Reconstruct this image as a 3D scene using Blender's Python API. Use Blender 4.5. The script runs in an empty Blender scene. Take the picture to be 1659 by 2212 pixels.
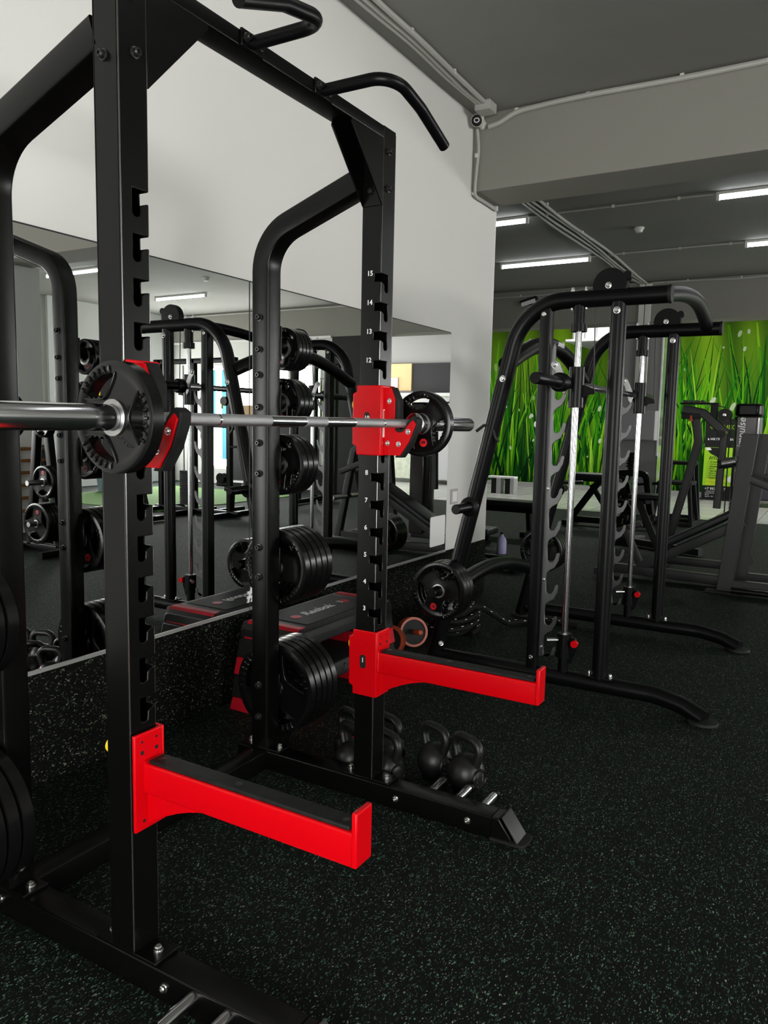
import bpy, bmesh, math, random
from mathutils import Vector, Matrix
S = bpy.context.scene
COL = S.collection
PI = math.pi

# ---------------------------------------------------------------- camera
CAM_POS = Vector((2.365, 0.0, 1.3))
YAW, PITCH, ROLL = -0.53114, -0.1141, 0.02018
cd = bpy.data.cameras.new('camera')
cam = bpy.data.objects.new('camera', cd); COL.objects.link(cam)
fwd = Vector((math.sin(YAW)*math.cos(PITCH), math.cos(YAW)*math.cos(PITCH), math.sin(PITCH)))
rgt = fwd.cross(Vector((0, 0, 1))).normalized(); upv = rgt.cross(fwd)
r2 = rgt*math.cos(ROLL)+upv*math.sin(ROLL); u2 = -rgt*math.sin(ROLL)+upv*math.cos(ROLL)
mm = Matrix((r2, u2, -fwd)).transposed().to_4x4(); mm.translation = CAM_POS
cam.matrix_world = mm
cd.sensor_fit = 'VERTICAL'; cd.sensor_height = 36.0; cd.lens = 1671.0/2212.0*36.0
cd.clip_start = 0.02; cd.clip_end = 200
S.camera = cam

# ---------------------------------------------------------------- light and exposure
W_BACK = 14.5     # daylight in the windows behind the camera
W_SIDE = 19.0     # daylight in the windows of the right and far walls
TUBE = 14.0       # fluorescent tubes
FILL_PANEL = 60.0      # added fill panels, no seen lamps, brightening mural and tiled bay
S.view_settings.view_transform = 'Standard'; S.view_settings.look = 'None'
S.view_settings.gamma = 1.0; S.view_settings.use_curve_mapping = False
S.view_settings.exposure = 0.0
wd = bpy.data.worlds.new('world'); S.world = wd; wd.use_nodes = True
wd.node_tree.nodes['Background'].inputs[0].default_value = (0.6, 0.7, 0.8, 1)
wd.node_tree.nodes['Background'].inputs[1].default_value = 0.3
S.cycles.max_bounces = 10; S.cycles.diffuse_bounces = 5; S.cycles.glossy_bounces = 6
S.cycles.caustics_reflective = False; S.cycles.caustics_refractive = False
S.cycles.sample_clamp_indirect = 4.0; S.cycles.blur_glossy = 0.4

# ---------------------------------------------------------------- materials
def M(name, col, rough=.5, metal=0., spec=.5, emit=None, es=0., coat=0.):
    m = bpy.data.materials.new(name); m.use_nodes = True
    b = m.node_tree.nodes['Principled BSDF']
    b.inputs['Base Color'].default_value = (*col, 1); b.inputs['Roughness'].default_value = rough
    b.inputs['Metallic'].default_value = metal; b.inputs['Specular IOR Level'].default_value = spec
    b.inputs['Coat Weight'].default_value = coat
    if emit: b.inputs['Emission Color'].default_value = (*emit, 1); b.inputs['Emission Strength'].default_value = es
    return m
def nodes(m): return m.node_tree.nodes, m.node_tree.links, m.node_tree.nodes['Principled BSDF']
def bumpy(m, scale, strength, dist=.002):
    n, l, b = nodes(m)
    tc = n.new('ShaderNodeTexCoord'); ns = n.new('ShaderNodeTexNoise'); bp = n.new('ShaderNodeBump')
    ns.inputs['Scale'].default_value = scale; ns.inputs['Detail'].default_value = 4
    bp.inputs['Strength'].default_value = strength; bp.inputs['Distance'].default_value = dist
    l.new(tc.outputs['Object'], ns.inputs['Vector']); l.new(ns.outputs['Fac'], bp.inputs['Height']); l.new(bp.outputs['Normal'], b.inputs['Normal'])
    return m
def mottle(m, scale, c1, c2):
    n, l, b = nodes(m)
    tc = n.new('ShaderNodeTexCoord'); ns = n.new('ShaderNodeTexNoise'); rp = n.new('ShaderNodeValToRGB')
    ns.inputs['Scale'].default_value = scale; ns.inputs['Detail'].default_value = 5
    rp.color_ramp.elements[0].position = .35; rp.color_ramp.elements[0].color = (*c1, 1)
    rp.color_ramp.elements[1].position = .65; rp.color_ramp.elements[1].color = (*c2, 1)
    l.new(tc.outputs['Object'], ns.inputs['Vector']); l.new(ns.outputs['Fac'], rp.inputs['Fac']); l.new(rp.outputs['Color'], b.inputs['Base Color'])
    return m
def speckle(name, base, layers, spec=.12):
    """rubber granules: elongated flecks of random brightness over a dark base"""
    m = M(name, base, .75, 0, spec); n, l, b = nodes(m)
    tc = n.new('ShaderNodeTexCoord'); prev = None
    for k, (fc, sc, thr, rad) in enumerate(layers):
        mp = n.new('ShaderNodeMapping'); mp.inputs['Rotation'].default_value = (.35*k, .25*k, .75*k+.3); mp.inputs['Location'].default_value = (k*3.7, k*1.3, k*.7)
        mp.inputs['Scale'].default_value = (1.0, .48, .75)
        nz = n.new('ShaderNodeTexNoise'); nz.inputs['Scale'].default_value = sc*.5; nz.inputs['Detail'].default_value = 1
        ad = n.new('ShaderNodeMixRGB'); ad.blend_type = 'LINEAR_LIGHT'; ad.inputs['Fac'].default_value = 1.3/sc
        vo = n.new('ShaderNodeTexVoronoi'); vo.inputs['Scale'].default_value = sc
        sp = n.new('ShaderNodeSeparateColor')
        gt = n.new('ShaderNodeMath'); gt.operation = 'GREATER_THAN'; gt.inputs[1].default_value = thr
        lt = n.new('ShaderNodeMath'); lt.operation = 'LESS_THAN'
        rr = n.new('ShaderNodeMath'); rr.operation = 'MULTIPLY_ADD'; rr.inputs[1].default_value = rad*.6; rr.inputs[2].default_value = rad*.4
        mu = n.new('ShaderNodeMath'); mu.operation = 'MULTIPLY'
        br = n.new('ShaderNodeMath'); br.operation = 'POWER'; br.inputs[1].default_value = 1.6
        m2 = n.new('ShaderNodeMath'); m2.operation = 'MULTIPLY'
        mx = n.new('ShaderNodeMixRGB'); mx.inputs['Color2'].default_value = (*fc, 1)
        l.new(tc.outputs['Object'], mp.inputs['Vector']); l.new(mp.outputs['Vector'], nz.inputs['Vector'])
        l.new(mp.outputs['Vector'], ad.inputs['Color1']); l.new(nz.outputs['Color'], ad.inputs['Color2'])
        l.new(ad.outputs['Color'], vo.inputs['Vector']); l.new(vo.outputs['Color'], sp.inputs['Color'])
        l.new(sp.outputs[0], gt.inputs[0]); l.new(sp.outputs[1], rr.inputs[0])
        l.new(vo.outputs['Distance'], lt.inputs[0]); l.new(rr.outputs[0], lt.inputs[1])
        l.new(gt.outputs[0], mu.inputs[0]); l.new(lt.outputs[0], mu.inputs[1])
        l.new(sp.outputs[2], br.inputs[0]); l.new(mu.outputs[0], m2.inputs[0]); l.new(br.outputs[0], m2.inputs[1]); l.new(m2.outputs[0], mx.inputs['Fac'])
        if prev is None: mx.inputs['Color1'].default_value = (*base, 1)
        else: l.new(prev.outputs['Color'], mx.inputs['Color1'])
        prev = mx
    l.new(prev.outputs['Color'], b.inputs['Base Color'])
    ns = n.new('ShaderNodeTexNoise'); ns.inputs['Scale'].default_value = 260; bp = n.new('ShaderNodeBump'); bp.inputs['Strength'].default_value = .3; bp.inputs['Distance'].default_value = .0015
    l.new(tc.outputs['Object'], ns.inputs['Vector']); l.new(ns.outputs['Fac'], bp.inputs['Height']); l.new(bp.outputs['Normal'], b.inputs['Normal'])
    return m

m_floor = speckle('rubber_floor', (.0024, .0037, .0031), (((.12, .26, .165), 230, .70, .50), ((.30, .34, .27), 270, .72, .44), ((.035, .07, .05), 190, .62, .55)))
m_wains = speckle('rubber_wainscot', (.0022, .0026, .0022), (((.20, .20, .15), 240, .72, .5), ((.08, .11, .07), 210, .70, .55)), .08)
m_wall = bumpy(M('white_wall', (.68, .68, .65), .85, 0, .2), 90, .12)
m_gwall = M('grey_wall', (.30, .30, .295), .85, 0, .2)
m_ceil = mottle(M('grey_ceiling', (.2, .2, .19), .9, 0, .15), .7, (.222, .220, .204), (.250, .247, .230))
m_beam = bumpy(M('beam_paint', (.25, .243, .215), .9, 0, .15), 60, .08)
m_mirror = M('mirror_glass', (.86, .875, .865), .0, 1.)
m_alu = M('aluminium_strip', (.75, .75, .73), .3, .8)
m_black = bumpy(M('black_powder_coat', (.0020, .0020, .0019), .27, 0, .22), 900, .05, .0005)
m_smith = bumpy(M('black_satin_paint', (.0024, .0025, .0029), .33, 0, .15), 900, .05, .0005)
m_dgrey = M('dark_grey_paint', (.018, .018, .019), .45, 0, .3)
m_tint = M('bronze_shroud', (.035, .031, .028), .22, 0, .6)
m_chrome = M('chrome', (.72, .72, .74), .14, 1.)
m_bar = M('bar_chrome', (.62, .62, .64), .12, 1.)
m_steel = mottle(M('brushed_steel', (.42, .42, .42), .34, 1.), 30, (.36, .36, .36), (.5, .5, .5))
m_knurl = bumpy(M('knurled_steel', (.50, .51, .52), .42, 1.), 1400, .9, .001)
m_gsteel = M('galvanised_plate', (.17, .17, .175), .34, 1.)
m_bolt = M('bolt_zinc', (.75, .75, .74), .22, 1.)
m_bbolt = M('black_bolt', (.03, .03, .03), .28, .6)
m_red = bumpy(M('red_powder_coat', (.53, .0004, .0038), .30, 0, .22), 700, .06, .0005)
m_dred = M('red_plastic', (.42, .006, .016), .42, 0, .3)
m_rubber = mottle(M('black_rubber_pad', (.02, .02, .02), .6, 0, .2), 40, (.006, .0065, .0065), (.011, .012, .0115))
m_glint = M('painted_edge_glint', (.16, .16, .155), .22, .9)  # pale metal standing in for the light glint on the upright corners
m_plate = M('plate_rubber', (.0032, .0032, .0033), .24, 0, .32)
m_iron = bumpy(M('cast_iron', (.006, .006, .0062), .40, 0, .35), 260, .25, .001)
m_yellow = M('yellow_knob', (.85, .62, .02), .35)
m_orange = M('orange_plastic', (.42, .06, .018), .4)
m_pad = M('black_vinyl', (.005, .006, .0075), .42, 0, .3)
m_white = M('white_print', (.80, .80, .80), .5)
m_dim = M('grey_print', (.05, .05, .05), .4)
m_step = bumpy(M('step_plastic', (.007, .007, .007), .5, 0, .3), 500, .15, .001)
m_rope = M('black_rope', (.002, .002, .002), .7, 0, .2)
m_conduit = M('grey_conduit', (.40, .40, .37), .5)
m_plast = M('white_plastic', (.62, .62, .57), .4)
m_green = M('green_print', (.10, .36, .04), .5)
m_lime = M('lime_print', (.30, .58, .01), .5)
m_yprint = M('yellow_print', (.80, .70, .02), .5)
m_fill = M('fill_panel_glow', (1, 1, 1), .4, 0, .5, (1.0, .99, .95), FILL_PANEL)
m_lamp = M('fluorescent_tube', (1, 1, 1), .4, 0, .5, (.93, .96, 1.0), TUBE)
m_wood = M('oiled_wood', (.22, .085, .02), .45)
m_ply = M('birch_panel', (.66, .46, .22), .5)
m_blk = M('matt_black_panel', (.005, .0055, .0055), .6, 0, .3)
m_turf = mottle(M('green_turf', (.10, .22, .05), .9), 60, (.09, .20, .045), (.14, .28, .07))
m_cable = M('black_cable', (.01, .01, .01), .5)
m_lilac = M('lilac_label', (.30, .28, .46), .5)
m_blue = M('blue_poster', (.04, .42, .72), .5)
m_dayb = M('window_daylight', (.8, .85, .9), .5, 0, .5, (1.0, .985, .95), W_BACK)
m_days = M('window_daylight_side', (.8, .85, .9), .5, 0, .5, (1.0, .99, .97), W_SIDE)
m_glass_ac = M('white_ac_panel', (.72, .76, .74), .4)
m_sofa = M('charcoal_fabric', (.03, .03, .04), .8)
m_cab = M('grey_laminate', (.33, .33, .34), .45)
m_board = M('dark_grey_board', (.022, .022, .024), .6, 0, .2)
m_stone = mottle(M('frosted_stripes', (.3, .33, .26), .35), 9, (.26, .29, .22), (.38, .41, .33))
def tile_mat():
    m = M('light_floor_tile', (.42, .43, .40), .22, 0, .5); n, l, b = nodes(m)
    tc = n.new('ShaderNodeTexCoord'); br = n.new('ShaderNodeTexBrick'); br.offset = 0
    br.inputs['Color1'].default_value = (.42, .43, .41, 1); br.inputs['Color2'].default_value = (.47, .48, .45, 1); br.inputs['Mortar'].default_value = (.2, .2, .19, 1)
    br.inputs['Scale'].default_value = 1; br.inputs['Mortar Size'].default_value = .006
    br.inputs['Brick Width'].default_value = .6; br.inputs['Row Height'].default_value = .6
    l.new(tc.outputs['Object'], br.inputs['Vector']); l.new(br.outputs['Color'], b.inputs['Base Color']); return m
m_tile = tile_mat()
def vcol_mat(name, rough=.5):
    m = M(name, (1, 1, 1), rough, 0, .3); n, l, b = nodes(m)
    a = n.new('ShaderNodeVertexColor'); a.layer_name = 'Col'
    l.new(a.outputs['Color'], b.inputs['Base Color']); return m
m_mural = vcol_mat('printed_mural', .8); m_mural.node_tree.nodes['Principled BSDF'].inputs['Specular IOR Level'].default_value = .05
m_mosaic = mottle(M('glass_mosaic', (.4, .5, .4), .12, .7), 25, (.25, .38, .2), (.62, .68, .6))

# ---------------------------------------------------------------- building helpers
WL = {}                                   # world location of each object's origin
class G:
    def __init__(s): s.b = bmesh.new(); s.cl = None
    def face(s, pts, c=None):
        f = s.b.faces.new([s.b.verts.new(p) for p in pts])
        return f
    def box(s, x0, x1, y0, y1, z0, z1, rot=None, piv=None):
        v = [Vector((x, y, z)) for z in (z0, z1) for y in (y0, y1) for x in (x0, x1)]
        if rot is not None: v = [piv + rot @ (p-piv) for p in v]
        v = [s.b.verts.new(p) for p in v]
        for f in ((0, 2, 3, 1), (4, 5, 7, 6), (0, 1, 5, 4), (2, 6, 7, 3), (0, 4, 6, 2), (1, 3, 7, 5)): s.b.faces.new([v[i] for i in f])
        return s
    def prism(s, pts, off):
        """closed polygon pts (3D) extruded by vector off"""
        off = Vector(off); a = [s.b.verts.new(p) for p in pts]; c = [s.b.verts.new(Vector(p)+off) for p in pts]
        n = len(pts); s.b.faces.new(a); s.b.faces.new(c[::-1])
        for i in range(n): s.b.faces.new((a[i], c[i], c[(i+1) % n], a[(i+1) % n]))
        return s
    def sweep(s, prof, path, up=(0, 0, 1), caps=True, closed=False):
        P = [Vector(p) for p in path]; n = len(P); up = Vector(up); rings = []
        t0 = None; side = None
        for i in range(n):
            if closed: t = (P[(i+1) % n]-P[i-1]).normalized()
            elif i == 0: t = (P[1]-P[0]).normalized()
            elif i == n-1: t = (P[-1]-P[-2]).normalized()
            else: t = ((P[i+1]-P[i]).normalized()+(P[i]-P[i-1]).normalized()).normalized()
            if side is None:
                side = t.cross(up)
                if side.length < 1e-4: side = t.cross(Vector((1, 0, 0)))
                side.normalize()
            else:
                q = t0.rotation_difference(t); side = q @ side; side = (side - t*side.dot(t)).normalized()
            t0 = t; u = side.cross(t)
            k = 1.0
            if 0 < i < n-1 and not closed:
                c = max(.3, t.dot((P[i]-P[i-1]).normalized())); k = 1/c
            rings.append([s.b.verts.new(P[i]+side*a+u*b) for a, b in prof])
        m = len(prof)
        for i in range(n if closed else n-1):
            A, B = rings[i], rings[(i+1) % n]
            for j in range(m): s.b.faces.new((A[j], A[(j+1) % m], B[(j+1) % m], B[j]))
        if caps and not closed:
            s.b.faces.new(rings[0][::-1]); s.b.faces.new(rings[-1])
        return s
    def tube(s, path, r, seg=14, up=(0, 0, 1), closed=False):
        return s.sweep([(r*math.cos(2*PI*i/seg), r*math.sin(2*PI*i/seg)) for i in range(seg)], path, up, True, closed)
    def rtube(s, path, w, h, up=(0, 0, 1), rad=.008):
        pr = []
        for cx, cy, a0 in ((w/2-rad, h/2-rad, 0), (-w/2+rad, h/2-rad, 90), (-w/2+rad, -h/2+rad, 180), (w/2-rad, -h/2+rad, 270)):
            for k in range(4): a = math.radians(a0+30*k); pr.append((cx+rad*math.cos(a), cy+rad*math.sin(a)))
        return s.sweep(pr, path, up)
    def cyl(s, p0, p1, r, seg=20, r1=None):
        p0, p1 = Vector(p0), Vector(p1); r1 = r if r1 is None else r1
        return s.lathe([(0, 0), (r, 0), (r1, (p1-p0).length), (0, (p1-p0).length)], p0, p1-p0, seg)
    def lathe(s, prof, org, axis, seg=24):
        org = Vector(org); ax = Vector(axis).normalized()
        e1 = ax.orthogonal().normalized(); e2 = ax.cross(e1); rings = []
        for r, h in prof:
            if r < 1e-6: rings.append([s.b.verts.new(org+ax*h)])
            else: rings.append([s.b.verts.new(org+ax*h+(e1*math.cos(2*PI*k/seg)+e2*math.sin(2*PI*k/seg))*r) for k in range(seg)])
        for A, B in zip(rings, rings[1:]):
            for k in range(seg):
                q = [A[k % len(A)], A[(k+1) % len(A)], B[(k+1) % len(B)], B[k % len(B)]]
                u = []
                for x in q:
                    if x not in u: u.append(x)
                if len(u) > 2: s.b.faces.new(u)
        return s
    def sph(s, c, r, seg=14, sc=(1, 1, 1)):
        mt = Matrix.Translation(c) @ Matrix.Diagonal((r*sc[0], r*sc[1], r*sc[2], 1))
        bmesh.ops.create_uvsphere(s.b, u_segments=seg, v_segments=seg//2, radius=1, matrix=mt); return s
    def text(s, body, org, right, up, size, depth=.001, align='CENTER', shear=0., spacing=1.0, bold=0.):
        c = bpy.data.curves.new('t', 'FONT'); c.body = body; c.size = size; c.align_x = align; c.align_y = 'CENTER'
        c.extrude = depth; c.shear = shear; c.space_character = spacing; c.offset = bold; c.resolution_u = 3
        o = bpy.data.objects.new('t', c); COL.objects.link(o)
        dg = bpy.context.evaluated_depsgraph_get(); dg.update()
        me = bpy.data.meshes.new_from_object(o.evaluated_get(dg))
        rt, u = Vector(right).normalized(), Vector(up).normalized(); nn = rt.cross(u)
        mt = Matrix((rt, u, nn)).transposed().to_4x4(); mt.translation = Vector(org)
        me.transform(mt); s.b.from_mesh(me)
        bpy.data.objects.remove(o); bpy.data.curves.remove(c); bpy.data.meshes.remove(me); return s
    def build(s, name, mat, parent=None, bevel=0., smooth=35, seg=2, fix=True):
        if fix: bmesh.ops.recalc_face_normals(s.b, faces=s.b.faces[:])
        if parent is not None: org = WL[parent.name]
        else:
            xs = [v.co for v in s.b.verts]
            lo = Vector(min(p[i] for p in xs) for i in range(3)); hi = Vector(max(p[i] for p in xs) for i in range(3))
            org = Vector(((lo.x+hi.x)/2, (lo.y+hi.y)/2, lo.z))
        for v in s.b.verts: v.co -= org
        me = bpy.data.meshes.new(name); s.b.to_mesh(me); s.b.free()
        if smooth:
            me.shade_smooth(); me.set_sharp_from_angle(angle=math.radians(smooth))
        me.materials.append(mat)
        o = bpy.data.objects.new(name, me); COL.objects.link(o)
        if parent is not None: o.parent = parent
        else: o.location = org
        WL[o.name] = org
        if bevel:
            md = o.modifiers.new('bevel', 'BEVEL'); md.width = bevel; md.segments = seg; md.limit_method = 'ANGLE'; md.angle_limit = math.radians(40)
            md.harden_normals = False
        return o
def thing(name, label, cat, loc, group=None):
    o = bpy.data.objects.new(name, None); COL.objects.link(o); o.location = loc; o.empty_display_size = .05
    WL[o.name] = Vector(loc); o['label'] = label; o['category'] = cat
    if group: o['group'] = group
    return o
def tag(o, label, cat, group=None, kind=None):
    o['label'] = label; o['category'] = cat
    if group: o['group'] = group
    if kind: o['kind'] = kind
    return o
def struct(o): o['kind'] = 'structure'; return o
KIDS = {}
def copy_tree(o, loc, label, rot=None, group=None):
    c = o.copy(); COL.objects.link(c); c.location = loc; WL[c.name] = Vector(loc); c['label'] = label
    if rot is not None: c.rotation_euler = rot
    if group: c['group'] = group
    for ch in [x for x in COL.objects if x.parent == o]:
        d = ch.copy(); COL.objects.link(d); d.parent = c; WL[d.name] = Vector(loc)
        for g in [x for x in COL.objects if x.parent == ch]:
            e = g.copy(); COL.objects.link(e); e.parent = d; WL[e.name] = Vector(loc)
    return c
def fillet(pts, r, n=7):
    P = [Vector(p) for p in pts]; out = [P[0]]
    for i in range(1, len(P)-1):
        a, b, c = P[i-1], P[i], P[i+1]; u = (a-b).normalized(); v = (c-b).normalized()
        ang = u.angle(v); rr = r[i-1] if isinstance(r, (list, tuple)) else r
        d = min(rr/math.tan(ang/2), (a-b).length*.49, (c-b).length*.49); R = d*math.tan(ang/2)
        bis = (u+v).normalized(); ctr = b+bis*(R/math.sin(ang/2))
        s0 = b+u*d-ctr; s1 = b+v*d-ctr; tot = s0.angle(s1); axis = s0.cross(s1).normalized()
        for k in range(n+1): out.append(ctr+Matrix.Rotation(tot*k/n, 3, axis) @ s0)
    out.append(P[-1]); return out
def arcpts(cx, cy, r, a0, a1, n): return [(cx+r*math.cos(math.radians(a0+(a1-a0)*k/n)), cy+r*math.sin(math.radians(a0+(a1-a0)*k/n))) for k in range(n+1)]
def bolts(pts, axis, r, mat, parent, h=.01, name='bolt'):
    for p in pts:
        ax = Vector(axis).normalized()
        g = G(); g.lathe([(0, -.002), (r*1.35, -.002), (r*1.35, h*.2), (r, h*.25), (r, h*.8), (r*.75, h), (r*.45, h), (r*.4, h*.6), (0, h*.6)], p, ax, 12)
        g.build(name, mat, parent)
# ================================================================ THE ROOM
CEIL = 3.43
def bx(name, x0, x1, y0, y1, z0, z1, mat, bevel=0): return struct(G().box(x0, x1, y0, y1, z0, z1).build(name, mat, None, bevel, 0))
bx('floor', -6, 10, -1.7, 12.02, -.1, 0, m_floor)
bx('floor_tile', -6, 10, 12.02, 16.1, -.1, .002, m_tile)
bx('ceiling', -6, 10, -1.7, 16.1, CEIL, CEIL+.15, m_ceil)
bx('wall_left', -.28, 0, -1.7, 5.59, 0, CEIL, m_wall)
bx('trim_1', .001, .010, -1.7, 5.59, 0, .412, m_wains)
bx('trim_2', -.004, .004, 5.582, 5.594, .412, 2.92, m_white)
bx('beam_1', 0, 10, 5.15, 5.57, 2.92, CEIL, m_beam, .006)
bx('beam_2', -6, 10, 11.95, 12.37, 2.86, CEIL, m_beam, .006)
bx('wall_outer_left', -6.2, -6, -1.7, 16.1, 0, CEIL, m_gwall)
bx('wall_far', -6, 10, 16.0, 16.2, 0, CEIL, m_gwall)
bx('column_1', -.60, 0, 12.0, 12.36, 0, 2.86, m_gwall)
bx('column_2', 5.14, 5.88, 11.98, 12.36, 0, 2.93, m_blk)
bx('column_3', 5.5, 6.0, 5.15, 5.66, 0, 2.92, M('column_white', (.82, .82, .80), .8, 0, .2))
# back wall with daylight windows behind the camera
def window_wall(tagname, axis, pos, a0, a1, holes, mat, depth, inward):
    """wall in plane axis=pos from a0..a1 with window holes [(b0,b1,z0,z1)]"""
    g = G(); p0, p1 = (pos, pos+depth)
    def B(u0, u1, z0, z1):
        if u1-u0 < 1e-4 or z1-z0 < 1e-4: return
        if axis == 'y': g.box(u0, u1, p0, p1, z0, z1)
        else: g.box(p0, p1, u0, u1, z0, z1)
    u = a0
    for b0, b1, z0, z1 in holes:
        B(u, b0, 0, CEIL); B(b0, b1, 0, z0); B(b0, b1, z1, CEIL); u = b1
    B(u, a1, 0, CEIL)
    return struct(g.build(tagname, mat, None, 0, 0))
nwin = [0]
def window(axis, pos, b0, b1, z0, z1, mat, nm=3, fr=.05):
    nwin[0] += 1
    g = G()
    def B(u0, u1, za, zb, q0, q1):
        if axis == 'y': g.box(u0, u1, pos+q0, pos+q1, za, zb)
        else: g.box(pos+q0, pos+q1, u0, u1, za, zb)
    B(b0, b1, z0, z0+fr, -.03, .03); B(b0, b1, z1-fr, z1, -.03, .03)
    for k in range(nm+1):
        u = b0+(b1-b0-fr)*k/nm; B(u, u+fr, z0, z1, -.03, .03)
    w = struct(g.build('window_%d' % nwin[0], m_plast, None, 0, 0))
    g = G(); B(b0+.01, b1-.01, z0+.01, z1-.01, -.006, .006)
    g.build('pane', mat, w, 0, 0)
window_wall('wall_back', 'y', -1.9, -6, 10, [(1.5, 3.5, .15, 2.1)], m_wall, .2, 1)
window('y', -1.8, 1.5, 3.5, .15, 2.1, m_dayb)
window_wall('wall_right', 'x', 10, -1.7, 16, [(-1.4, 3.4, .8, 2.5), (9.95, 11.8, .5, 2.4), (13.0, 15.4, .5, 2.5)], m_wall, .2, 1)
window('x', 10.1, -1.4, 3.4, .8, 2.5, m_days); window('x', 10.1, 9.95, 11.8, .5, 2.4, m_days, 2); window('x', 10.1, 13.0, 15.4, .5, 2.5, m_days, 2)
# far wall of the reflected bay: wall under the second beam with windows
g = G()
for a in ((5.88, 6.2, 0, 2.86), (6.2, 8.5, 0, 1.36), (6.2, 10, 2.4, 2.86), (9.1, 10, 0, 2.4), (8.5, 9.1, 0, .3)): g.box(a[0], a[1], 12.05, 12.25, a[2], a[3])
struct(g.build('wall_window_bay', m_wall, None, 0, 0))
bx('trim_3', 6.2, 8.5, 12.03, 12.05, .1, 1.38, m_board)
bx('trim_4', 5.88, 10, 11.93, 11.955, 2.84, 2.88, m_white)
window('y', 12.15, 6.2, 8.5, 1.36, 2.4, m_days, 3); window('y', 12.15, 8.5, 9.1, .3, 2.4, m_days, 1)
for k, (xa, xb, za, zb) in enumerate(((8.56, 8.68, .5, 2.32), (8.86, 9.02, 1.2, 2.32))):
    q = G().box(xa, xb, 12.10, 12.112, za, zb).build('window_poster', m_blue, None, 0, 0)
    tag(q, ('tall narrow blue poster stuck on the doorway glass, seen in the mirror', 'short blue poster on the right half of the doorway glass, seen in the mirror')[k], 'poster')
# entry area behind the second beam on the right: panels, counter
bx('trim_5', 3.5, 6.30, 15.90, 15.985, 2.0, 2.68, m_board)
q = G().box(6.32, 7.4, 15.86, 15.92, 2.06, 2.68).build('wall_panel', m_ply, None, .004); tag(q, 'pale birch wood panel high on the entry wall, seen in the mirror', 'panel')
q = G().box(6.66, 7.0, 15.83, 15.855, 2.08, 2.36).build('wall_notice', m_white, None, .002); tag(q, 'white notice sheet at the foot of the birch panel, seen in the mirror', 'sign')
t = thing('reception_counter', 'long reception counter with striped frosted front and white top, seen in the mirror', 'counter', (5.6, 15.2, 0))
G().box(4.2, 7.6, 15.0, 15.4, .1, 1.9).build('front_panel', m_stone, t, .005); G().box(4.1, 7.7, 14.95, 15.45, 1.9, 1.97).build('counter_top', m_white, t, .005)
G().box(4.2, 5.6, 14.985, 15.0, .12, 1.86).build('side_panel', m_cab, t)

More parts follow.
